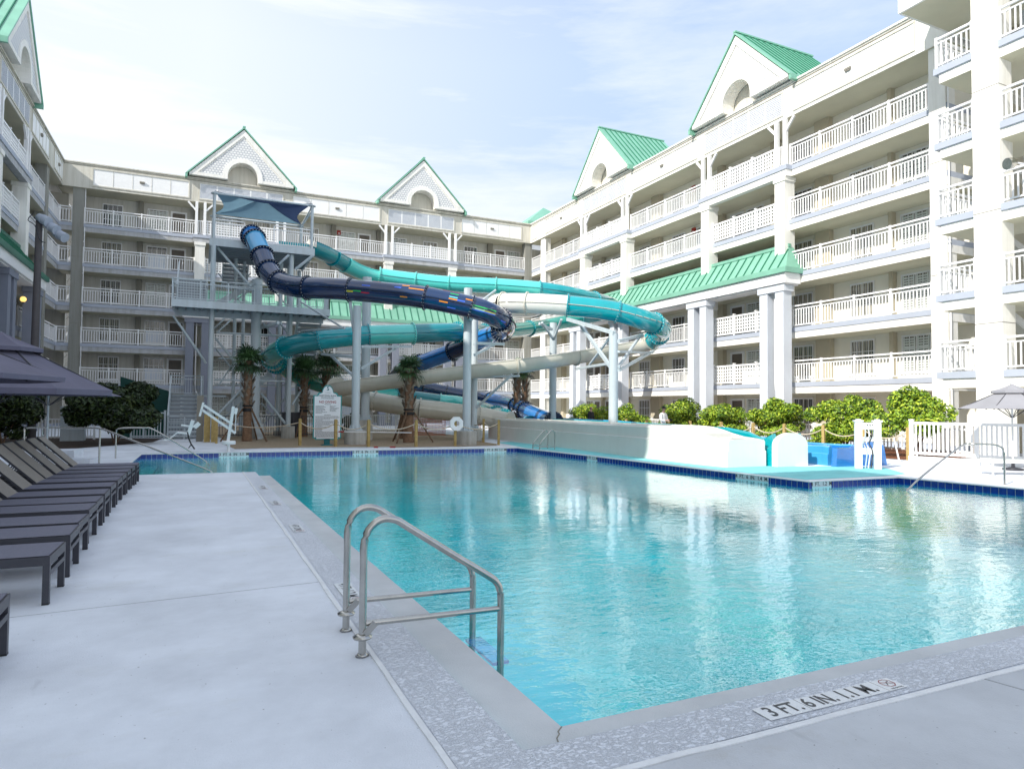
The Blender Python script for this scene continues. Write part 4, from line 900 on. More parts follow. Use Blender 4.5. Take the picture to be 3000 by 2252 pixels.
m = MB(); trail(m, (-1.35, 34.87, 6.6), (5.82, 34.87, 6.6), .98); trail(m, (5.82, 34.87, 6.6), (5.82, 36.5, 6.6), .98); trail(m, (-1.36, 34.9, 6.6), (-1.36, 36.3, 6.6), .98); tbuild(m, 'landing_railing', STEEL)
def stair(x0, x1, y0, z0, y1, z1, n, rails=True, name='stair_flight'):
    m = MB()
    for i in range(n):
        y = y0 + (y1 - y0) * (i + .5) / n; z = z0 + (z1 - z0) * (i + 1) / n; d = abs(y1 - y0) / n
        m.box(x0, x1, y - d / 2, y + d / 2, z - .04, z); s = -1 if y1 > y0 else 1
        rh = abs(z1 - z0) / n; m.box(x0, x1, y + s * (d / 2 + .015), y + s * (d / 2 + .015) + .02, z - rh + .02, z - .04, 1)
    for x in (x0 - .03, x1 + .03): m.beam((x, y0, z0 - .05), (x, y1, z1 - .05), .05, .28)
    if rails:
        for x in (x0 - .03, x1 + .03):
            a = Vector((x, y0, z0 + .95)); b_ = Vector((x, y1, z1 + .95)); m.beam(a, b_, .055, .055); m.beam(a - Vector((0, 0, .35)), b_ - Vector((0, 0, .35)), .035, .035)
            for t in (.02, .5, .98): m.beam((x, y0 + (y1 - y0) * t, z0 + (z1 - z0) * t - .1), (x, y0 + (y1 - y0) * t, z0 + (z1 - z0) * t + .97), .05, .05)
    tbuild(m, name, [STEEL, STEELD])
stair(-1.2, .08, 36.6, 6.6, 38.9, 8.2, 9); stair(-1.45, -.05, 36.5, .15, 39.3, 2.2, 10)
m = MB(); m.box(-1.5, .1, 38.9, 40.2, 8.12, 8.2); m.box(-1.5, 1.2, 39.3, 41, 2.1, 2.2); tbuild(m, 'rear_landing', STEEL)
stair(.9, 2.1, 40.0, 8.2, 38.6, 9.2, 6, False); stair(4.55, 5.7, 36.6, 6.5, 40.6, 3.2, 15, False)
m = MB(); m.beam((.4, 39.2, 6.9), (3.6, 39.2, 9.2), .12, .32); tbuild(m, 'stringer', STEEL)
m = MB(); m.beam((1.2, 38.6, 1.4), (3.4, 38.6, 3.4), .1, .3); tbuild(m, 'stringer', STEEL)
m = MB(); trail(m, (-1.45, 36.48, .05), (-.02, 36.48, .05), 1.05, .13, .75, False)
for z in (.3, .6, .85): m.beam((-1.45, 36.48, z), (-.02, 36.48, z), .02, .05)
tbuild(m, 'stair_gate', STEEL)
m = MB(); trail(m, (-1.5, 39.4, 2.2), (.05, 39.4, 2.2), 1.0); tbuild(m, 'rear_railing', STEEL)
for p, q, w in (((0.51, 36.08, 9.51), (2.10, 35.64, 7.58), .13), ((3.86, 35.42, 9.33), (3.14, 35.78, 8.56), .12), ((4.18, 35.30, 8.59), (4.98, 34.90, 9.31), .14), ((-1.32, 35.74, 5.91), (0.16, 36.46, 3.73), .12), ((0.55, 36.34, 5.00), (2.03, 37.60, 3.27), .12), ((0.55, 36.36, 4.52), (1.46, 38.40, 3.54), .09), ((0.70, 36.42, 1.13), (1.98, 37.65, 2.60), .13), ((2.83, 37.26, 2.28), (3.92, 36.05, 0.76), .13), ((2.88, 37.81, 1.80), (3.63, 37.50, 0.94), .09), ((0.57, 36.41, 2.93), (3.87, 35.99, 2.91), .10), ((0.59, 36.32, 5.27), (3.88, 35.89, 5.24), .10), ((0.52, 36.34, 5.51), (1.31, 38.91, 6.65), .09), ((0.68, 36.27, 5.34), (1.55, 38.80, 6.47), .09), ((2.81, 37.13, 6.00), (3.36, 36.91, 5.25), .08), ((3.42, 37.94, 6.49), (3.96, 36.62, 5.53), .09), ((4.22, 35.87, 1.73), (4.89, 37.40, 2.56), .09), ((1.47, 37.16, 7.06), (2.11, 36.30, 7.51), .08), ((0.48, 36.39, 7.60), (2.29, 36.00, 7.48), .09), ((0.62, 39.16, 2.78), (4.11, 38.20, 2.78), .07), ((4.44, 34.64, 5.39), (5.67, 29.88, 5.14), .09), ((4.31, 34.20, 6.79), (5.72, 30.30, 5.15), .09), ((2.96, 38.76, 5.01), (4.14, 38.21, 5.02), .06), ((2.92, 38.28, 3.46), (3.44, 38.02, 4.01), .07), ((0.85, 41.47, 2.76), (2.12, 40.80, 5.00), .08), ((2.22, 41.93, 3.20), (4.34, 40.87, 5.21), .08), ((3.17, 41.41, 5.10), (4.43, 40.89, 3.42), .08), ((0.86, 43.61, 4.45), (4.56, 41.90, 4.38), .08), ((0.75, 39.39, 0.68), (2.08, 39.84, 1.80), .08), ((0.75, 41.36, 7.12), (2.37, 40.52, 9.17), .08), ((2.45, 40.47, 9.56), (4.35, 39.68, 7.25), .08), ((0.68, 40.21, 8.95), (2.16, 40.70, 7.13), .07), ((3.19, 39.37, 0.68), (4.18, 38.85, 2.10), .08)):
    m = MB(); m.path([p, q], w / 2, 10); tbuild(m, 'brace', STEEL)
# shade sail and its frame
C4 = [(.35, 35.7), (5.0, 35.7), (5.0, 40.1), (.35, 40.1)]; zc = 12.05; apx = (2.68, 37.9, 12.78)
m = MB()
for (x, y), zb in zip(C4, (9.8, 9.8, 9.8, 9.8)): m.cyl((x, y, zb), (x, y, zc + .05), .075, 14); m.lathe([(.075, zc - .02), (.17, zc - .02), (.17, zc + .02), (.075, zc + .02)], (x, y, 0), 14, 0, False)
for i in range(4): a, c = C4[i], C4[(i + 1) % 4]; m.cyl((*a, zc + .02), (*c, zc + .02), .045, 10); m.cyl((*a, zc + .08), tuple(Vector(apx) - Vector((0, 0, .06))), .03, 8)
m.cyl((5.0, 35.7, 11.8), (4.5, 36.3, 11.0), .04, 8); tbuild(m, 'canopy_frame', STEEL)
m = MB()
for i in range(4):
    a, c = Vector((*C4[i], zc + .13)), Vector((*C4[(i + 1) % 4], zc + .13)); ce = Vector((2.68, 37.9, zc + .13)); ap = Vector(apx); g = []; n = 8
    for j_ in range(n + 1):
        t = j_ / n
        for k in range(n + 1):
            u = k / n; e = a.lerp(c, u); e = e + (ce - e) * (.20 * math.sin(PI * u)); p = e.lerp(ap, t); p.z -= .16 * math.sin(PI * t) * (1 - t * .3); p.z -= .12 * math.sin(PI * u) * (1 - t); g.append(p)
    m.add(g, [(j_ * (n + 1) + k, j_ * (n + 1) + k + 1, (j_ + 1) * (n + 1) + k + 1, (j_ + 1) * (n + 1) + k) for j_ in range(n) for k in range(n)], 1 if i in (0, 1) else 0, True)
tbuild(m, 'shade_sail', [SHADE1, SHADE2])

# ------------------------------------------------------------------ slide runouts along the right side
def runout(label, xs, ys, z_top, w, inner, outer, lip, opn=None):
    """long U trough: path of (x, y) centre points, far to near"""
    o = thing('slide_runout', label, 'slide runout', (xs[0], ys[0], 0)); B = Vector((xs[0], ys[0], 0)); n = len(xs)
    m = MB(); prof = [(-w / 2 - .10, 0), (-w / 2 - .10, .62), (-w / 2 - .05, .66), (-w / 2 - .06, 1.0), (-w / 2 - .01, 1.07), (-w / 2 + .07, 1.08), (-w / 2 + .1, 1.0), (-w / 2 + .14, .45), (-w / 2 + .3, .30), (0, .26), (w / 2 - .3, .30), (w / 2 - .14, .45), (w / 2 - .1, 1.0), (w / 2 - .07, 1.08), (w / 2 + .01, 1.07), (w / 2 + .06, 1.0), (w / 2 + .05, .66), (w / 2 + .10, .62), (w / 2 + .10, 0)]
    k = len(prof); vs = []
    for i in range(n):
        sc_ = z_top[i] / 1.08
        op = opn[i] if opn else 1
        for jj, (u, z) in enumerate(prof):
            if 6 <= jj <= 12: z = 1.07 - (1.07 - z) * op
            vs.append((xs[i] + u - B.x, ys[i] - B.y, z * sc_))
    fs = [(i * k + j_, i * k + j_ + 1, (i + 1) * k + j_ + 1, (i + 1) * k + j_) for i in range(n - 1) for j_ in range(k - 1)]
    for f in fs:
        j_ = f[0] % k; m.f.append(list(f)); m.m.append(0 if j_ < 6 or j_ > 11 else 1); m.sm.append(False)
    m.v = vs; m.f.append([(n - 1) * k + j_ for j_ in range(k)]); m.m.append(0); m.sm.append(False)
    return o, m, B
ys = [33.4, 31, 28, 25, 22, 19, 17.6, 17.0, 16.5, 16.1, 15.7, 15.3, 15.0]
xs = [14.85, 14.8, 14.72, 14.62, 14.55, 14.47, 14.44, 14.44, 14.45, 14.47, 14.5, 14.54, 14.6]
zt = [1.12, 1.12, 1.12, 1.12, 1.12, 1.14, 1.15, 1.13, 1.05, .95, .87, .84, .80]
o, m, B = runout('long pale beige slide runout wall along the right pool edge', xs, ys, zt, 1.30, BEIGE, IVORY, IVORY, [1, 1, 1, 1, 1, 1, .6, .3, 0, 0, 0, 0, -.02])
m.build('trough', [IVORY, IVORY], o)
m = MB(); m.path([(-.05, .0, .55), (-.05, -.06, .55)], .66, 20, 0, arc=(0, 180)); m.path([(-.05, .05, .55), (-.05, -.25, .55)], .56, 20, 0, arc=(0, 180))
R = [(-.05 + q * math.cos(PI * k / 20), -.06, .55 + q * math.sin(PI * k / 20)) for q in (.52, .68) for k in range(21)]; m.add(R, [(k, k + 1, k + 22, k + 21) for k in range(20)]); m.build('entry_arch', BEIGE, o)
m = MB(); mm = []
for i in range(len(ys) - 2): mm += [Vector((xs[i] - .75 - B.x, ys[i] - B.y, .655 * zt[i] / 1.08))]
m.path(mm, .012, 6); m.build('seam_line', WHITE, o)
ys2 = [33.0, 28, 22, 18, 17, 16.2, 15.6, 15.2, 14.9]; xs2 = [16.35, 16.3, 16.22, 16.16, 16.14, 16.12, 16.1, 16.1, 16.1]; zt2 = [1.12, 1.12, 1.10, 1.06, .95, .7, .62, .85, .98]
o, m, B = runout('teal and white slide runout with a rounded white end hump behind the pale wall', xs2, ys2, zt2, 1.1, IVORY, TEALB, IVORY); m.build('trough', [TEALB, TEALB], o)
m = MB(); pr = [(-.62, 0)] + [(-.62 * math.cos(PI * i / 14), .62 + .38 * math.sin(PI * i / 14)) for i in range(15)] + [(.62, 0)]
m.prism([(-.25 + x, -18.1, z) for x, z in pr], (0, -.22, 0)); m.build('end_hump', IVORY, o)
m = MB(); R = [(.05 + q * math.cos(PI * k / 20), .06, .58 + q * math.sin(PI * k / 20)) for q in (.50, .66) for k in range(21)]; m.add(R, [(k, k + 1, k + 22, k + 21) for k in range(20)]); m.path([(.05, .06, .58), (.05, -.15, .58)], .66, 20, 0, arc=(0, 180)); m.build('entry_arch', TEALB, o)
ys3 = [34.0, 28, 22, 18, 16.4, 15.8, 15.2, 14.8, 14.5]; xs3 = [18.35, 18.3, 18.25, 18.2, 18.2, 18.2, 18.18, 18.15, 18.1]; zt3 = [1.12, 1.08, .92, .66, .60, .60, .60, .62, .60]
o, m, B = runout('bright blue slide runout ending beside the white utility post', xs3, ys3, zt3, 1.3, BLUEF, BLUEF, BLUEF); m.build('trough', [SKYB, BLUEF], o)
m = MB(); R = [(.0 + q * math.cos(PI * k / 20), .06, .58 + q * math.sin(PI * k / 20)) for q in (.50, .68) for k in range(21)]; m.add(R, [(k, k + 1, k + 22, k + 21) for k in range(20)]); m.path([(.0, .06, .58), (.0, -.5, .58)], .68, 20, 0, arc=(0, 180)); m.build('entry_arch', NAVY, o)
m = MB(); pr = [(-1.0 + 2.2 * i / 16, (.56 + .17 * math.sin(PI * max(0, (i - 5)) / 11)) if i < 16 else 0) for i in range(17)]
m.prism([(-1.1, -19.7, 0)] + [(-.1 + x, -19.75, z) for x, z in pr], (0, -.18, 0)); m.build('end_wall', BLUEF, o)

# ------------------------------------------------------------------ plants
def leaf_clump(m, c, rad, n, rnd, size=.09, shell=.55, mats=3, lightdir=Vector((-.70, -.25, .55))):
    c = Vector(c); ld = lightdir.normalized()
    for _ in range(n):
        d = Vector((rnd.gauss(0, 1), rnd.gauss(0, 1), rnd.gauss(0, 1))).normalized(); t = shell + (1 - shell) * rnd.random() ** .6
        p = c + Vector((d.x * rad[0], d.y * rad[1], d.z * rad[2])) * t
        if p.z < .04: continue
        nrm = (d * .7 + Vector((rnd.uniform(-1, 1), rnd.uniform(-1, 1), rnd.uniform(-.2, 1)))).normalized()
        a = nrm.cross(Vector((rnd.uniform(-1, 1), rnd.uniform(-1, 1), rnd.uniform(-1, 1)))).normalized(); b_ = nrm.cross(a); s = size * rnd.uniform(.7, 1.35)
        a *= s; b_ *= s * .48
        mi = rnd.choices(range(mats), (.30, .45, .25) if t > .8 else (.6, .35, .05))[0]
        m.add([p - a, p + b_ * .9 + nrm * s * .12, p + a, p - b_ * .9 + nrm * s * .12], [(0, 1, 2, 3)], mi)
def shrub(label, x, y, w, d, h, n, mats, seed, trunk=.35, size=.085, group=None, name='shrub', lobes=None, low=.28):
    rnd = random.Random(seed); o = thing(name, label, 'shrub', (x, y, 0), 0, group)
    m = MB(); k = lobes or 16; tot = 0; L = []
    for i in range(k):
        a = 2 * PI * i / k * 2.4 + rnd.uniform(-.4, .4); q = rnd.uniform(.15, .68); z = rnd.uniform(low, .80)
        wz = math.sin(PI * min(1, max(.12, z * .92))) 
        r = rnd.uniform(.26, .44); L.append((math.cos(a) * q * w / 2 * (.55 + .6 * wz), math.sin(a) * q * d / 2 * (.55 + .6 * wz), z * h, r))
    L.append((0, 0, h * .62, .6)); L.append((rnd.uniform(-.2, .2) * w, 0, h * .86, .26))
    for x_, y_, z_, r in L:
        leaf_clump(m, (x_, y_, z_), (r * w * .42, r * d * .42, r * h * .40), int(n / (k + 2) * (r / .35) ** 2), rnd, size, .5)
    m.build('foliage', mats, o)
    m = MB()
    for i in range(5):
        a = rnd.uniform(0, 2 * PI); e = (math.cos(a) * w * .22, math.sin(a) * d * .22, h * rnd.uniform(.45, .7)); m.path(spline([(rnd.uniform(-.06, .06), rnd.uniform(-.06, .06), -.02), (e[0] * .35 + rnd.uniform(-.08, .08), e[1] * .35, e[2] * .45), e], .2), .035, 6, r_end=.012)
    m.build('stem', WOODD, o); return o
G = 'rounded shrubs in front of the right wing'
def on_x(px, x): 
    a = math.radians(24.8701) + math.atan((px - 1500) / 1960.0); return x / math.tan(a)
SH = [('low green shrub farthest along the right wing, beside the palm braces', 24.6, 40.6, 3.0, 2.4, 1.75, 5200), ('small rounded green shrub between two steel columns, behind the person in black', 24.4, 35.6, 3.2, 2.6, 1.75, 5200),
      ('tall green shrub directly right of the right hand steel column', 24.4, 30.2, 2.5, 2.2, 2.05, 5600), ('dark green rounded shrub behind the person in white', 24.3, 26.6, 2.7, 2.3, 1.75, 6000),
      ('dense green shrub left of the big twin shrubs, in front of the twin pillar', 24.2, 22.9, 2.7, 2.4, 1.95, 7000), ('large bright green shrub, second from the white fence', 24.0, 19.2, 2.9, 2.6, 2.05, 8500), ('large open shrub with bare stems over red mulch beside the white fence', 23.9, 16.2, 2.9, 2.6, 2.28, 8500)]
for i, (lb, x, y, w, d, h, n) in enumerate(SH):
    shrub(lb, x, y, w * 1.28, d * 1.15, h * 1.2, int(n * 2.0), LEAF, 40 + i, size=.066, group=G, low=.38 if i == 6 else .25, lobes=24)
rnd = random.Random(5)
for i, (x, y, w, h, lb) in enumerate(((22.9, 27.6, 1.6, .95, 'low fine leaved hedge plant behind the rope, left of the ivory humps'), (22.8, 24.4, 1.7, .95, 'low fine leaved hedge plant behind the rope, under the dense shrub'), (22.7, 21.4, 2.0, 1.0, 'low fine leaved hedge plant behind the rope, above the rounded hump'), (22.6, 19.0, 1.9, 1.0, 'low fine leaved hedge plant behind the rope, left of the white utility post'))):
    shrub(lb, x, y, w * 1.2, 1.9, h * 1.1, 4500, LEAF, 70 + i, size=.045, group='low hedge plants behind the rope', lobes=12, low=.2)
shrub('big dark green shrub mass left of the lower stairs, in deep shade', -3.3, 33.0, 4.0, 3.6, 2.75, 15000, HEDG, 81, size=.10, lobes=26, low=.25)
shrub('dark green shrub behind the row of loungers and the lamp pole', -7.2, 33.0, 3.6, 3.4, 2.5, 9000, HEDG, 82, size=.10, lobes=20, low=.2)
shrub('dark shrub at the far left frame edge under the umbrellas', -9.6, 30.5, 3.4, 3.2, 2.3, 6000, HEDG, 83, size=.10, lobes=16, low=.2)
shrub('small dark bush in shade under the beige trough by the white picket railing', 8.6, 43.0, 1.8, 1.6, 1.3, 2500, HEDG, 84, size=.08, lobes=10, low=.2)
shrub('small sunlit tree seen through the open stairway of the far left corner', -13.0, 75.0, 5, 5, 4.6, 3000, LEAF, 85, size=.2, lobes=16)

def palm(label, x, y, ht, rt, crown_r, seed, mats=PALM, lean=(0, 0), props=3, nfr=34, yellow=False, group='cabbage palms among the slides'):
    rnd = random.Random(seed); o = thing('palm_tree', label, 'palm tree', (x, y, 0), rnd.uniform(0, 6), group)
    m = MB(); n = 22; pts = [(lean[0] * (i / n) ** 1.6, lean[1] * (i / n) ** 1.6, ht * i / n - .02) for i in range(n + 1)]
    m.path(pts, rt, 14, 0, radii=[rt * (1.18 - .25 * min(1, i / 5)) * (1 + .03 * math.sin(i * 2.1)) for i in range(n + 1)])
    m.build('trunk', BARK, o)
    m = MB(); top = Vector(pts[-1])
    for i in range(46):                                                        # criss-cross leaf bases on the upper trunk
        z = ht * (.45 + .55 * i / 46); a = i * 2.4; c = Vector((lean[0] * (z / ht) ** 1.6, lean[1] * (z / ht) ** 1.6, z)); d = Vector((math.cos(a), math.sin(a), 0)); s = Vector((-d.y, d.x, 0)); r = rt * .95
        sw = .18 * (1 if i % 2 else -1); p = c + d * r - Vector((0, 0, .12)); q = c + d * (r + .085) + Vector((0, 0, .20)) + s * sw
        m.add([p - s * .07, p + s * .07, q + s * .028, q - s * .028, q - s * .028 - d * .03], [(0, 1, 2, 3)])
        m.add([p - s * .07 - d * .05, p + s * .07 - d * .05, q + s * .028 - d * .03, q - s * .028 - d * .03], [(3, 2, 1, 0)])
    m.build('leaf_bases', BOOT, o)
    m = MB()
    for i in range(nfr):
        a = i * 2.39996 + rnd.uniform(-.2, .2); el = math.radians(80 - 118 * (i / nfr) ** .85 + rnd.uniform(-8, 8)); d = Vector((math.cos(a) * math.cos(el), math.sin(a) * math.cos(el), math.sin(el)))
        pl = crown_r * rnd.uniform(.34, .46); b0 = top + Vector((0, 0, rnd.uniform(-.15, .1))); hub = b0 + d * pl - Vector((0, 0, .05)); mi = rnd.choices((0, 1, 2), (.5, .47, .03) if not yellow else (.15, .35, .5))[0]
        s = d.cross(Vector((0, 0, 1))); s = s.normalized() if s.length > .05 else Vector((1, 0, 0)); up = s.cross(d).normalized()
        m.beam(b0, hub, .028, .016, mi)
        nl = 19
        for j in range(nl):
            th = math.radians(-122 + 244 * j / (nl - 1) + rnd.uniform(-5, 5)); v = (d * math.cos(th) + s * math.sin(th)).normalized(); ln = crown_r * .60 * rnd.uniform(.88, 1.06) * (.72 + .28 * math.cos(th * .6))
            w = (s * math.cos(th) - d * math.sin(th)).normalized() * .026; mid = hub + v * ln * .6 + up * .04 * math.cos(th); tip = hub + v * ln - Vector((0, 0, 1)) * ln * rnd.uniform(.12, .42)
            m.add([hub - w * .4, mid - w, mid + w, hub + w * .4, tip], [(0, 1, 2, 3), (1, 4, 2)], mi)
    m.build('crown', mats, o)
    for i in range(props):
        a = 2 * PI * i / props + .5 + rnd.uniform(-.2, .2); m = MB(); m.beam((math.cos(a) * (rt + .02), math.sin(a) * (rt + .02), ht * .40), (math.cos(a) * 1.15, math.sin(a) * 1.15, .02), .06, .06); m.build('brace_pole', WOODD, o)
    if props:
        m = MB(); m.lathe([(rt * 1.12, ht * .37), (rt * 1.16, ht * .39), (rt * 1.12, ht * .41)], n=14); m.lathe([(rt * 1.12, ht * .43), (rt * 1.16, ht * .44), (rt * 1.12, ht * .45)], n=14); m.build('strap', BLACKM, o)
    return o
palm('cabbage palm with full dark green crown left of the fat steel column', 1.95, 33.4, 3.75, .20, 1.05, 1, nfr=30)
palm('cabbage palm partly hidden behind the pool rules sign', 5.0, 37.4, 3.6, .20, 1.1, 2, nfr=28)
palm('cabbage palm behind the rules sign, its crown showing right of the thick column', 6.35, 38.6, 3.85, .20, 1.35, 3, nfr=28)
palm('cabbage palm with braced rough trunk between the rules sign and the life ring', 8.8, 30.4, 3.5, .225, .92, 4, nfr=24)
palm('second trunk of the palm pair by the orange mesh, set behind it', 9.65, 34.3, 3.4, .21, .8, 5, nfr=16, props=2)
palm('sunlit palm with orange brown trunk and yellow green crown behind the blue tube', 17.5, 37.0, 4.1, .23, .95, 6, yellow=True, nfr=22)
palm('thin palm standing just behind the sunlit palm', 18.8, 38.6, 4.1, .19, .85, 7, nfr=16, props=2)

# ------------------------------------------------------------------ rope fence
RP = [(.62, 31.9), (3.79, 29.35), (5.05, 28.15), (6.25, 27.45), (8.17, 27.12), (9.90, 27.10), (12.09, 27.45)]
RPB = [(12.25, 29.6), (12.5, 33.2)]
RR = [(20.35, 37.2), (20.5, 34.5), (20.75, 31.8), (20.95, on_x(1836, 20.95)), (21.05, on_x(1895, 21.05)), (21.2, on_x(1958, 21.2)), (21.35, on_x(2022, 21.35)), (21.5, on_x(2113, 21.5)), (21.6, on_x(2207, 21.6)), (21.75, on_x(2298, 21.75)), (21.9, on_x(2412, 21.9)), (22.03, on_x(2530, 22.03)), (22.1, on_x(2660, 22.1))]
GPOST = 'pine posts of the rope fence'
LB = ['first rope post on the left, behind the pool lift', 'rope post left of the rules sign with the fat column behind it', 'rope post beside the left edge of the rules sign', 'rope post in front of the right edge of the rules sign', 'rope post between the sign column and the braced palm', 'rope post carrying the octagonal life ring', 'rope post at the right end of the gravel bed by the pale wall', 'rope post set back behind the end of the gravel bed', 'rope post farthest back beside the orange mesh']
LR = ['farthest rope post behind the pale wall near the blue tube', 'rope post behind the pale wall left of the right hand steel column', 'rope post behind the pale wall by the person in black', 'first rope post right of the steel column behind the pale wall', 'rope post just left of the person in white', 'rope post half hidden behind the person in white', 'first rope post right of the person in white', 'rope post above the sloping end of the pale wall', 'rope post above the gap between the two white humps', 'rope post above the rounded white hump', 'rope post left of the white utility post', 'rope post right behind the white utility post', 'last rope post beside the white picket fence']
_p = MB(); _p.box(-.052, .052, -.052, .052, 0, 1.12); _p.beam((-.04, -.04, 1.12), (.04, .04, 1.12), .06, .02); POSTME = _p.mesh('rope_post', WOOD)
for i, (x, y) in enumerate(RP + RPB + RR):
    o = link('rope_post', POSTME, None, (x, y, 0), (0, 0, .3 * math.sin(i * 7.0))); tag(o, 'square pine ' + (LB + LR)[i], 'post', GPOST)
def rope(label, pts, sag):
    m = MB(); B = Vector((*pts[0], 0))
    for a, c in zip(pts, pts[1:]):
        q = []
        for i in range(13):
            t = i / 12; q.append((a[0] + (c[0] - a[0]) * t - B.x, a[1] + (c[1] - a[1]) * t - B.y, .98 - sag * 4 * t * (1 - t)))
        m.path(q, .021, 7)
    tag(m.build('rope', ROPE, None, tuple(B)), label, 'rope', 'sagging ropes of the fence')
rope('pale rope sagging from post to post along the gravel bed on the far pool side', RP, .26); rope('short pale rope running back beside the pale wall from the gravel bed corner', RP[-1:] + RPB, .2); rope('pale rope sagging from post to post in front of the sunlit shrubs on the right', RR, .26)
for i, (x, y, lb) in enumerate(((.25, 33.2, 'left of the two thick timber posts behind the pool lift'), (.55, 33.0, 'right of the two thick timber posts behind the pool lift'))):
    m = MB(); m.box(-.13, .13, -.13, .13, 0, 1.25 - .1 * i); tag(m.build('timber_post', WOOD, None, (x, y, 0)), lb, 'post')
m = MB(); m.box(-.14, .14, -.1, .1, 0, 2.1); tag(m.build('utility_pedestal', PIER, None, (-.05, 33.8, 0)), 'tall beige square pedestal in front of the left tower leg', 'pedestal')

# life ring: white octagon with a hole
lr = thing('life_ring', 'white octagonal life ring hanging on a rope post in front of the slide column', 'life ring', (9.90, 26.98, .97))
m = MB(); n = 8; ro, ri = .315, .125; pts = []
for s_, y in ((0, -.06), (1, .05)):
    for r in (ro, ri):
        pts += [(r * math.cos(PI / 8 + i * PI / 4), y, r * math.sin(PI / 8 + i * PI / 4)) for i in range(8)]
fs = []
for i in range(8):
    k = (i + 1) % 8; fs += [(i, k, 8 + k, 8 + i), (16 + i, 24 + i, 24 + k, 16 + k), (i, 16 + i, 16 + k, k), (8 + i, 8 + k, 24 + k, 24 + i)]
m.add(pts, fs); m.build('ring', WHITE, lr)
# rescue pole lying along the rope, red tipped
m = MB(); m.path([(5.3, 28.0, .62), (7.95, 27.02, .60)], .016, 8); m.path([(5.15, 28.05, .62), (5.35, 27.98, .62)], .03, 8, 1); tag(m.build('rescue_pole', [WHITE, INKR]), 'thin white rescue pole with red end held against the rope posts', 'pole')
m = MB(); m.path([(3.5, 27.45, .02), (7.2, 26.75, .02)], .016, 8); m.cyl((6.35, 26.92, .03), (6.52, 26.885, .03), .035, 8, 1); m.cyl((6.98, 26.8, .03), (7.2, 26.75, .03), .035, 8, 1); tag(m.build('lane_line', [STEEL, INKR]), 'thin line with two red floats lying on the deck below the rules sign', 'float line')

# rules sign
sg = thing('rules_sign', 'tall arched white and teal sign reading SURF POOL RULES and NO DIVING', 'sign', (4.88, 29.2, 0), .0)
def outline(k):
    w, z0, z1 = .59 - k, .24 + k, 2.13 - k; a = .075
    p = [(-w + a, z0), (w - a, z0)] + [(w - a + a * math.sin(t), z0 + a - a * math.cos(t)) for t in (PI / 2 * i / 4 for i in range(1, 5))]
    p = [(-w + .10, z0), (w - .10, z0), (w - .10, z0 + .06), (w, z0 + .06), (w, z1)]
    p += [(w - .16, z1), ] + [(.30 + (.13 - k) * math.cos(t) - .0 + 0, z1 + (.13 - k * .3) * math.sin(t)) for t in (PI / 2 * i / 5 for i in range(6))]
    c = .24 - k * .6
    p += [(c * math.cos(t), 2.24 + (.33 - k) * math.sin(t)) for t in (PI * i / 14 for i in range(15))]
    p += [(-x, z) for x, z in [(.30 + (.13 - k) * math.cos(t), z1 + (.13 - k * .3) * math.sin(t)) for t in (PI / 2 * i / 5 for i in range(5, -1, -1))]] + [(-w + .16, z1), (-w, z1), (-w, z0 + .06), (-w + .10, z0 + .06)]
    return p
m = MB(); m.prism([(x, .0, z) for x, z in outline(0)], (0, .05, 0)); m.build('sign_board', SIGNT, sg)
m = MB()
from mathutils.geometry import tessellate_polygon
pl = [Vector((x, -.006, z)) for x, z in outline(.045)]; m.add(pl, [t for t in tessellate_polygon([pl])]); m.build('sign_face', SIGNW, sg)
m = MB(); m.box(-.12, .12, .0, .06, 0, .3); m.lathe([(0, 0), (.3, 0), (.2, .05), (0, .06)], n=12); m.build('sign_post', INKT, sg)
l = MB(); F = lambda cx, cz: (lambda x, y: (cx + x, -.011, cz + y))
text_mesh(l, 'S', .24, F(0, 2.41), 1); text_mesh(l, 'SURF POOL RULES', .088, F(0, 2.11), 0, 1.0); text_mesh(l, 'NO DIVING', .145, F(0, 1.84), 2, .95)
rr = random.Random(3)
def tl(x0, x1, z, h=.016, mi=0):
    x = x0
    while x < x1 - .02:
        w = rr.uniform(.02, .075); l.add([(x, -.010, z), (min(x1, x + w), -.010, z), (min(x1, x + w), -.010, z + h), (x, -.010, z + h)], [(0, 1, 2, 3)], mi); x += w + .012
tl(-.10, .10, 2.235, .014); tl(-.27, .27, 2.035, .018); tl(-.27, .27, 1.985, .018); tl(-.13, .13, 1.735, .018)
for i in range(8): tl(-.50, rr.uniform(-.25, -.02), 1.66 - .043 * i); 
for i in range(6): tl(.09, rr.uniform(.22, .5), 1.66 - .043 * i)
tl(-.13, .13, 1.285, .02)
for i in range(22): tl(-.50, rr.choice((.5, .48, .45, .1, -.2)), 1.225 - .0415 * i)
l.build('lettering', [INK, INKT, INKR], sg)

# orange safety mesh, dark bin, small boxes, picket railing under the slides
def net(label, x0, y0, x1, y1, z0, z1, mt, name, cat, step=.09, wd=.018):
    m = MB(); d = Vector((x1 - x0, y1 - y0, 0)); L = d.length; d.normalize()
    for i in range(int(L / step) + 1): a = Vector((x0, y0, 0)) + d * i * step; m.beam(a + Vector((0, 0, z0)), a + Vector((0, 0, z1)), wd, .008, 0, up=tuple(d))
    for j_ in range(int((z1 - z0) / step) + 1): m.beam((x0, y0, z0 + j_ * step), (x1, y1, z0 + j_ * step), .008, wd)
    return tag(m.build(name, mt), label, cat)
net('orange plastic safety mesh strung under the lower beige trough', 10.2, 36.0, 12.4, 35.5, .12, 1.25, ORANGE, 'safety_mesh', 'safety fence', .08, .03)
net('second orange safety mesh panel behind the rope at the end of the pale wall', 13.2, 35.2, 14.0, 34.2, .05, 1.0, ORANGE, 'safety_mesh', 'safety fence', .08, .03)
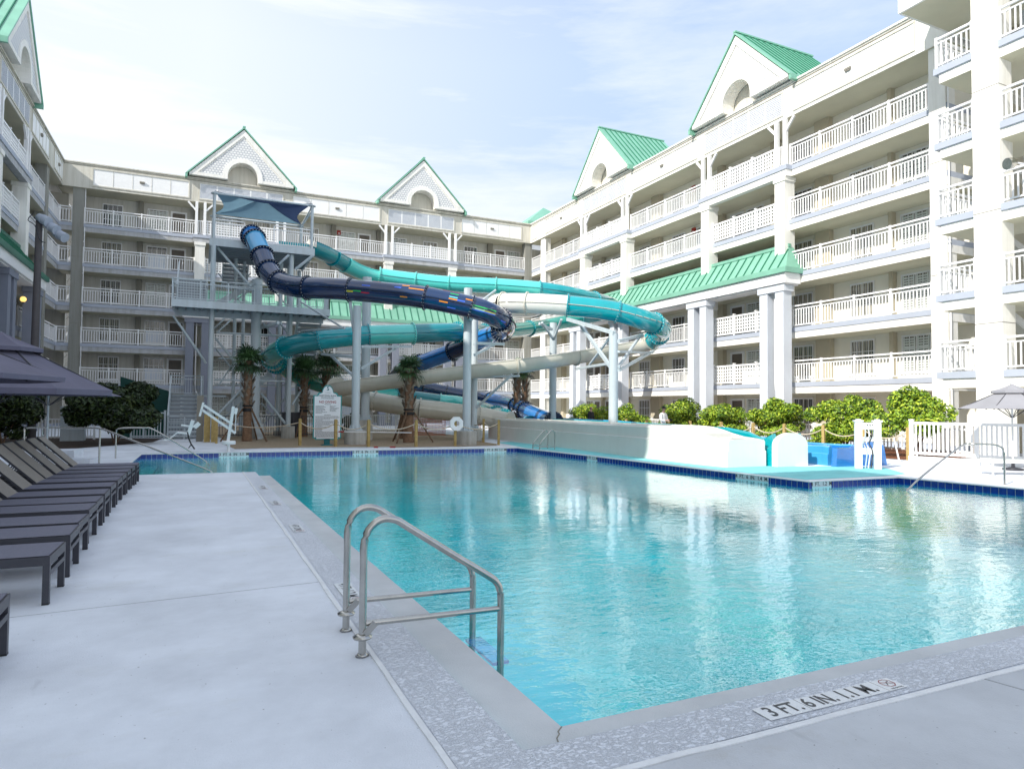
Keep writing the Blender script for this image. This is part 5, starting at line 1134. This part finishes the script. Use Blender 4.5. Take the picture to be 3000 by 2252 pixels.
m = MB(); m.beam((10.4, 37, .55), (12.6, 36.6, .5), .9, .95, 0); tag(m.build('debris_heap', [ORANGE]), 'rust orange sheet pile lying behind the safety mesh', 'heap') if 0 else None
m = MB(); m.prism([(-.42, -.35, .0), (.42, -.35, .0), (.5, -.42, 1.25), (-.5, -.42, 1.25)], (0, .8, 0)); m.box(-.54, .54, -.46, .46, 1.25, 1.32); tag(m.build('waste_bin', LFRAME, None, (4.45, 38.0, 0)), 'dark waste bin standing behind the right tower leg', 'bin')
m = MB(); m.box(-.2, .2, -.12, .12, .25, .72); m.box(-.16, .16, -.05, .1, 0, .25); tag(m.build('electric_box', STEEL, None, (2.62, 35.4, 0)), 'grey electrical box in front of the fat column pedestal', 'box')
m = MB(); m.box(-.45, .45, -.3, .3, 0, 1.5); m.box(-.48, .48, -.33, .33, 1.5, 1.55); tag(m.build('utility_cabinet', STEEL, None, (-5.2, 35.6, 0)), 'pale grey utility cabinet half hidden by the dark shrub', 'cabinet')
def picket(label, x0, y0, x1, y1, H, name='picket_fence', mt=RAILW, step=.125, w=.035, post=2.0, base=.1):
    o = thing(name, label, 'fence', (x0, y0, 0)); d = Vector((x1 - x0, y1 - y0, 0)); L = d.length; d.normalize(); m = MB(); n = max(1, round(L / post))
    for i in range(n + 1): a = d * (L * i / n); m.beam(a, a + Vector((0, 0, H + .06)), w * 2.4, w * 2.4, 0, up=tuple(d)); m.beam(a + Vector((0, 0, H + .06)), a + Vector((0, 0, H + .09)), w * 3, w * 3, 0, up=tuple(d))
    m.build('posts', mt, o) if 0 else None
    p = m; m = MB()
    for z in (H - .04, base + .05): m.beam((0, 0, z), d * L + Vector((0, 0, z)), w * 1.2, w * 1.8)
    for i in range(1, int(L / step)): a = d * i * step; m.beam(a + Vector((0, 0, base)), a + Vector((0, 0, H - .02)), w, w, 0, up=tuple(d))
    m.build('fence_panel', mt, o); p.build('fence_post', mt, o); return o
picket('white picket fence on a white kerb at the right edge beside the mulch bed', 22.05, 15.04, 23.1, 11.4, 1.32, step=.135, w=.05, post=1.9, base=.22)
picket('white picket railing in shade under the slides behind the rules sign', 3.2, 42.0, 13.5, 42.6, 1.15)
picket('black metal picket fence behind the first palm and tower legs', .6, 37.0, 6.4, 37.2, 1.15, mt=LFRAME, step=.13, w=.018)
picket('white picket fence behind the sunlit shrubs along the right wing', 26.2, 45, 26.2, 15.5, 1.05, step=.16, w=.04)
picket('short grey picket fence between the dark shrub and the lower stairs', -3.0, 36.4, -1.6, 36.7, 1.3, mt=STEEL)
picket('white picket railing in deep shade behind the left umbrellas', -12, 36, -4.5, 36.5, 1.0)
m = MB(); m.box(22.0, 23.2, 11.3, 15.1, 0, .14) if 0 else m.prism([(21.95, 15.1, 0), (22.2, 15.15, 0), (23.25, 11.4, 0), (23.0, 11.3, 0)], (0, 0, .16)); struct(m.build('fence_kerb', WHITE))
m = MB(); m.prism([(-3.7, 38.5, .0), (-1.5, 38.5, .0), (-1.5, 38.5, 2.35), (-3.7, 38.5, 3.05)], (0, .03, 0)); 
for x in (-3.7, -2.6, -1.5): m.beam((x, 38.46, 0), (x, 38.46, 2.4), .05, .05, 1)
tag(m.build('fabric_screen', [SCREEN, STEEL]), 'dark green fabric screen between the dark shrub and the lower stairs', 'screen')

# white utility post with hoses
ut = thing('utility_post', 'white double utility post with hoses and valves at the end of the blue runout', 'utility post', (17.62, 13.35, 0), -.7)
m = MB()
for x in (-.25, .25): m.box(x - .09, x + .09, -.09, .09, 0, 1.36); m.box(x - .12, x + .12, -.12, .12, 1.36, 1.41); m.box(x - .06, x + .06, -.06, .06, 1.41, 1.44)
m.build('post', WHITE, ut)
for bx in ((-.16, .16, -.06, .06, .42, .60), (-.16, .16, -.06, .06, .80, .92), (-.16, .18, -.10, .06, 1.14, 1.34)): m = MB(); m.box(*bx); m.build('crosspiece', WHITE, ut)
for i, x in enumerate((-.08, 0, .07)): m = MB(); m.path(spline([(x, -.08, 1.16), (x + .03 * math.sin(i), -.09, .95), (x - .05, -.06, .75), (x + .04, -.08, .5), (x, -.05, .02)], .08), .018, 8); m.build('hose', [STEEL, WHITE, LFRAME][i], ut)
for i in range(3): m = MB(); m.cyl((-.03 + i * .07, -.10, 1.27), (-.03 + i * .07, -.13, 1.27), .016, 8); m.build('valve_knob', BLACKM, ut)
for i, (x, y, dx) in enumerate(((21.0, 14.75, -.35), (21.85, 14.7, .1))):
    m = MB(); m.beam((0, 0, 0), (dx * .4, .1, .80 - .2 * i), .06, .03); tag(m.build('stake', WHITE, None, (x, y, 0)), ['taller slanted white stake in the red mulch', 'shorter white stake in the red mulch by the last rope post'][i], 'stake')
# lounger at the right edge
lz = thing('chaise_lounge', 'pale chaise lounge cut by the right frame edge behind the chrome handrail', 'sun lounger', (19.9, 10.6, 0), -.55)
m = MB(); m.box(-.95, .95, -.33, .33, .34, .39); m.build('frame', WHITE, lz); m = MB(); m.box(-.9, .9, -.30, .30, .392, .41); m.build('seat', SHUT, lz)
for x in (-.8, .8):
    for y in (-.28, .28): m = MB(); m.cyl((x, y, 0), (x, y, .34), .025, 8); m.build('leg', WHITE, lz)
m = MB(); m.beam((.4, 0, .40), (1.2, 0, .85), .6, .04); m.build('backrest', SHUT, lz)

# flood light pole on the left
fp = thing('floodlight_pole', 'dark round pole with three stacked floodlights in front of the left wing', 'light pole', (-6.48, 34.2, 0))
m = MB(); m.cyl((0, 0, 0), (.02, 0, 9.7), .165, 18, r2=.125); m.build('pole', POLEM, fp)
m = MB(); m.beam((-.15, -.1, 9.55), (.75, -.1, 8.85), .07, .07); m.path(spline([(-.2, -.1, 9.7), (-.35, -.15, 9.4), (-.1, -.15, 9.2), (.1, -.2, 8.6), (.3, -.2, 8.5)], .1), .02, 6); m.build('bracket', LFRAME, fp)
for i in range(3):
    c = Vector((.12 + i * .30, -.25, 9.52 - i * .30)); d = Vector((.70, -.45, -.42)).normalized(); m = MB()
    m.path([c - d * .22, c - d * .12, c + d * .08, c + d * .28, c + d * .42], .1, 18, 0, radii=[.06, .15, .19, .205, .21], caps=True); m.path([c + d * .10, c + d * .12, c + d * .14], .205, 18, 0); m.build('floodlight', BLUEG, fp)
cam2 = thing('floodlight', 'single clear floodlight on the white column at the right frame edge', 'floodlight', (25.2, 13.35, 10.25))
m = MB(); m.path([(0, 0, 0), (-.1, .05, -.02), (-.3, .12, -.06)], .1, 16, 0, radii=[.1, .18, .2]); m.build('housing', CHROME, cam2); m = MB(); m.path([(0, 0, 0), (.8, .0, .05)], .03, 8); m.build('bracket', WHITE, cam2)
for i, (p, mt, lb) in enumerate((((-9.3, 45.9, 7.55), LAMPG, 'lit amber globe lamp on the left wing gallery, upper of two'), ((-9.3, 45.6, 4.75), LAMPG, 'lit amber globe lamp on the left wing gallery, lower of two above the umbrella'), ((-7.6, 43.0, 3.95), LAMPW, 'white globe lamp showing above the umbrella edge'))):
    o = thing('globe_lamp', lb, 'lamp', p); m = MB(); m.lathe([(.0, -.16)] + [(.16 * math.sin(PI * k / 8), -.16 * math.cos(PI * k / 8)) for k in range(1, 8)] + [(0, .16)], n=14); m.build('globe', mt, o); m = MB(); m.cyl((0, 0, -.16), (0, 0, -.16 if mt is LAMPG else -p[2]), .03, 8) if mt is LAMPW else m.cyl((0, 0, -.24), (0, 0, -.15), .06, 8); m.build('lamp_post', LFRAME, o)

# ------------------------------------------------------------------ people
def skin_mesh(name, joints, edges, root, mats, lv=2):
    me = bpy.data.meshes.new(name); me.from_pydata([j[:3] for j in joints], edges, []); o = bpy.data.objects.new(name, me); COL.objects.link(o)
    md = o.modifiers.new('s', 'SKIN'); md.use_smooth_shade = True; sv = me.skin_vertices[0].data
    for i, j in enumerate(joints): sv[i].radius = (j[3], j[4] if len(j) > 4 else j[3]); sv[i].use_root = (i == root)
    sb_ = o.modifiers.new('u', 'SUBSURF'); sb_.levels = lv; sb_.render_levels = lv
    dg = bpy.context.evaluated_depsgraph_get(); out = bpy.data.meshes.new_from_object(o.evaluated_get(dg)); out.name = name
    out.materials.clear(); out.materials.append(mats); bpy.data.objects.remove(o); bpy.data.meshes.remove(me); return out
def person(label, x, y, face, shirt, trousers, cap=None, hands_up=True, hgt=1.0):
    o = thing('person', label, 'person', (x, y, 0), face)                     # faces local -y
    hx, hy, hz = (.09, -.33, 1.16) if hands_up else (.27, -.05, .80)
    J = [(0, 0, .95, .13, .10), (0, 0, 1.12, .125, .09), (0, .01, 1.32, .15, .10), (0, .01, 1.46, .08, .07), (0, 0, 1.54, .052), (0, -.015, 1.63, .072, .085), (0, -.02, 1.71, .075, .088), (0, -.01, 1.765, .05, .06),
         (.19, .01, 1.42, .058), (.25, -.03, 1.14, .045), (hx + .05, hy + .06, hz - .02, .032), (hx, hy, hz, .036, .022), (-.19, .01, 1.42, .058), (-.25, -.03, 1.14, .045), (-hx - .05, hy + .06, hz - .02, .032), (-hx, hy, hz, .036, .022),
         (.10, 0, .88, .09), (.11, -.01, .48, .062), (.12, .02, .08, .045), (.125, -.12, .035, .04, .03), (-.10, 0, .88, .09), (-.11, -.01, .48, .062), (-.12, .02, .08, .045), (-.125, -.12, .035, .04, .03)]
    E = [(0, 1), (1, 2), (2, 3), (3, 4), (4, 5), (5, 6), (6, 7), (3, 8), (8, 9), (9, 10), (10, 11), (3, 12), (12, 13), (13, 14), (14, 15), (0, 16), (16, 17), (17, 18), (18, 19), (0, 20), (20, 21), (21, 22), (22, 23)]
    for s, b0 in ((1, 11), (-1, 15)):                                          # five fingers each
        px, py, pz = J[b0][:3]
        for k, (dx, dy, dz, ln) in enumerate(((-.6 * s, -.5, .4, .05), (-.35 * s, -1, .25, .075), (-.3 * s, -1, .08, .082), (-.28 * s, -1, -.1, .076), (-.25 * s, -1, -.26, .06))):
            v = Vector((dx, dy, dz)).normalized() if hands_up else Vector((-.2 * s, dy * .3 + .1 * k - .2, -1)).normalized(); c = Vector((px, py, pz)) + Vector((0, 0, .03 - .016 * k)); a = c + v * ln * .55; e = a + (v + Vector((-.5 * s, .1, -.2))).normalized() * ln * .5
            J += [(*a, .010), (*e, .008)]; E += [(b0, len(J) - 2), (len(J) - 2, len(J) - 1)]
    link('body', skin_mesh('body', J, E, 0, SKIN), o)
    T = [(0, 0, .90, .165, .125), (0, 0, 1.12, .16, .12), (0, .01, 1.32, .185, .125), (0, .01, 1.455, .10, .085), (.20, .01, 1.42, .085), (.255, -.03, 1.14, .070), (hx + .08, hy + .10, hz - .02, .05), (-.20, .01, 1.42, .085), (-.255, -.03, 1.14, .070), (-hx - .08, hy + .10, hz - .02, .05)]
    link('shirt', skin_mesh('shirt', T, [(0, 1), (1, 2), (2, 3), (3, 4), (4, 5), (5, 6), (3, 7), (7, 8), (8, 9)], 0, shirt), o)
    Q = [(0, 0, .93, .15, .115), (.10, 0, .85, .105), (.115, -.01, .48, .08), (.12, .01, .12, .068), (-.10, 0, .85, .105), (-.115, -.01, .48, .08), (-.12, .01, .12, .068)]
    link('trousers', skin_mesh('trousers', Q, [(0, 1), (1, 2), (2, 3), (0, 4), (4, 5), (5, 6)], 0, trousers), o)
    f = MB(); f.lathe([(0, -.03), (.012, -.02), (.016, 0), (.008, .035), (0, .05)], (0, -.118, 1.665), 8)
    for s in (-1, 1): f.lathe([(0, -.010), (.011, 0), (0, .010)], (s * .032, -.098, 1.695), 8, 1); f.lathe([(0, -.03), (.014, -.01), (.012, .02), (0, .03)], (s * .082, -.01, 1.68), 8)
    f.beam((-.022, -.100, 1.625), (.022, -.100, 1.625), .012, .008, 2); f.build('face', [SKIN, BLACKM, INKR], o)
    if cap:
        c = MB(); c.lathe([(.096, 0), (.10, .03), (.085, .075), (.04, .10), (0, .105)], (0, -.015, 1.712), 16); c.prism([(-.075, -.09, 1.722), (.075, -.09, 1.722), (.055, -.20, 1.708), (-.055, -.20, 1.708)], (0, 0, .012)); c.build('cap', cap, o)
    else:
        c = MB(); c.lathe([(.088, 0), (.088, .04), (.07, .07)], (0, .012, 1.655), 14); c.build('hair', WOODD, o)
    return o
px, py = 19.85, 25.75
person('person in a white shirt and dark cap holding a camera behind the pale runout wall', px, py, math.atan2(-px, py) * -1 + .3 - .6, CLOTHW, CLOTHD, CLOTHD)
fa = math.atan2(-px, py) * -1 + .3 - .6; fv = Vector((math.sin(fa), -math.cos(fa), 0))
cm = thing('handheld_camera', 'small black camera held in both hands by the person in white', 'camera', tuple(Vector((px, py, 1.17)) + fv * .385), fa)
m = MB(); m.box(-.07, .07, -.03, .03, -.045, .045); m.cyl((0, -.03, 0), (0, -.11, 0), .035, 14); m.box(-.03, .03, -.02, .02, .045, .065); m.build('camera_body', BLACKM, cm)
person('person in black clothes with a bare head behind the pale runout wall', 20.0, 32.5, .5, CLOTHD, CLOTHD, None, False)

# ------------------------------------------------------------------ light, sky, camera
SUND = Vector((1, .36, -.75))
sl = bpy.data.lights.new('sun', 'SUN'); sl.energy = 5.0; sl.angle = math.radians(.5); sl.color = (1, .955, .88)
so = bpy.data.objects.new('sun', sl); COL.objects.link(so); so.rotation_euler = SUND.to_track_quat('-Z', 'Y').to_euler()
w = bpy.data.worlds.new('World'); sc.world = w; w.use_nodes = True; nt = w.node_tree; bg = nt.nodes['Background']
sky = nt.nodes.new('ShaderNodeTexSky'); sky.sky_type = 'NISHITA'; sky.sun_disc = False
sky.sun_elevation = math.radians(35.2); sky.sun_rotation = math.radians(250.2); sky.air_density = 1.0; sky.dust_density = 1.2; sky.ozone_density = 1.0
tc = nt.nodes.new('ShaderNodeTexCoord').outputs['Generated']
mp = nt.nodes.new('ShaderNodeMapping'); mp.inputs['Rotation'].default_value = (0, math.radians(-22), math.radians(-24)); mp.inputs['Scale'].default_value = (.9, 1.5, 5.5)
nt.links.new(tc, mp.inputs['Vector'])
n1 = noise(nt, mp.outputs['Vector'], 1.7, 9, .60)
sx = nt.nodes.new('ShaderNodeSeparateXYZ'); nt.links.new(tc, sx.inputs[0])
def val(c):
    q = nt.nodes.new('ShaderNodeSeparateColor'); nt.links.new(c, q.inputs[0]); return q.outputs[0]
def mul(*a):
    o = a[0]
    for b in a[1:]:
        m = nt.nodes.new('ShaderNodeMath'); m.operation = 'MULTIPLY'; nt.links.new(o, m.inputs[0]); nt.links.new(b, m.inputs[1]); o = m.outputs[0]
    return o
cl = val(ramp(nt, n1, [(.45, (.04, .04, .04)), (.62, (1, 1, 1))]))
el = val(ramp(nt, sx.outputs['Z'], [(.0, (1, 1, 1)), (.46, (.92, .92, .92)), (.80, (.55, .55, .55))]))
sw = val(ramp(nt, sx.outputs['X'], [(-.0, (1, 1, 1)), (.28, (.85, .85, .85)), (.55, (.42, .42, .42)), (.9, (.10, .10, .10))]))
wz = val(ramp(nt, sx.outputs['Z'], [(.0, (.9, .9, .9)), (.16, (.6, .6, .6)), (.36, (0, 0, 0))]))   # pale haze low over the roofs
skyc = mix(nt, sky.outputs['Color'], (3.9, 5.1, 7.2), el)
lf = val(ramp(nt, sx.outputs['X'], [(.0, (.66, .66, .66)), (.45, (.10, .10, .10)), (.6, (0, 0, 0))]))
skyc = mix(nt, skyc, (7.5, 7.65, 7.8), wz); skyc = mix(nt, skyc, (7.5, 7.65, 7.8), mul(lf, el))
skyc = mix(nt, skyc, (7.5, 7.65, 7.8), mul(cl, el, sw))
mp2 = nt.nodes.new('ShaderNodeMapping'); mp2.inputs['Rotation'].default_value = (math.radians(12), math.radians(24), math.radians(-24)); mp2.inputs['Scale'].default_value = (.7, 2.2, 8.0); nt.links.new(tc, mp2.inputs['Vector'])
w2 = val(ramp(nt, noise(nt, mp2.outputs['Vector'], 1.3, 10, .62), [(.50, (0, 0, 0)), (.66, (.85, .85, .85))]))
skyc = mix(nt, skyc, (7.5, 7.65, 7.8), mul(w2, el, sw))
nt.links.new(skyc, bg.inputs['Color']); bg.inputs['Strength'].default_value = 0.15
cam = bpy.data.cameras.new('Camera'); cam.sensor_width = 36; cam.lens = 36 * 1960.0 / 3000; cam.clip_end = 2000; cam.clip_start = .05
co = bpy.data.objects.new('Camera', cam); COL.objects.link(co); co.location = (0, 0, 1.68)
ya, pi_, ro = 0.434065339, 0.0344980364, 0.0093616866
f = Vector((math.sin(ya) * math.cos(pi_), math.cos(ya) * math.cos(pi_), math.sin(pi_))); r = Vector((math.cos(ya), -math.sin(ya), 0)); u = r.cross(f)
r2 = r * math.cos(ro) + u * math.sin(ro); u2 = -r * math.sin(ro) + u * math.cos(ro)
co.rotation_euler = Matrix((r2, u2, -f)).transposed().to_euler(); sc.camera = co
sc.render.resolution_x = 1024; sc.render.resolution_y = 768
sc.view_settings.view_transform = 'Standard'; sc.view_settings.look = 'None'; sc.view_settings.exposure = 0; sc.view_settings.gamma = 1
sc.cycles.max_bounces = 8; sc.cycles.diffuse_bounces = 4; sc.cycles.glossy_bounces = 4; sc.cycles.transparent_max_bounces = 10; sc.cycles.use_denoising = True
sc.cycles.caustics_reflective = False; sc.cycles.caustics_refractive = False; sc.cycles.sample_clamp_indirect = 6
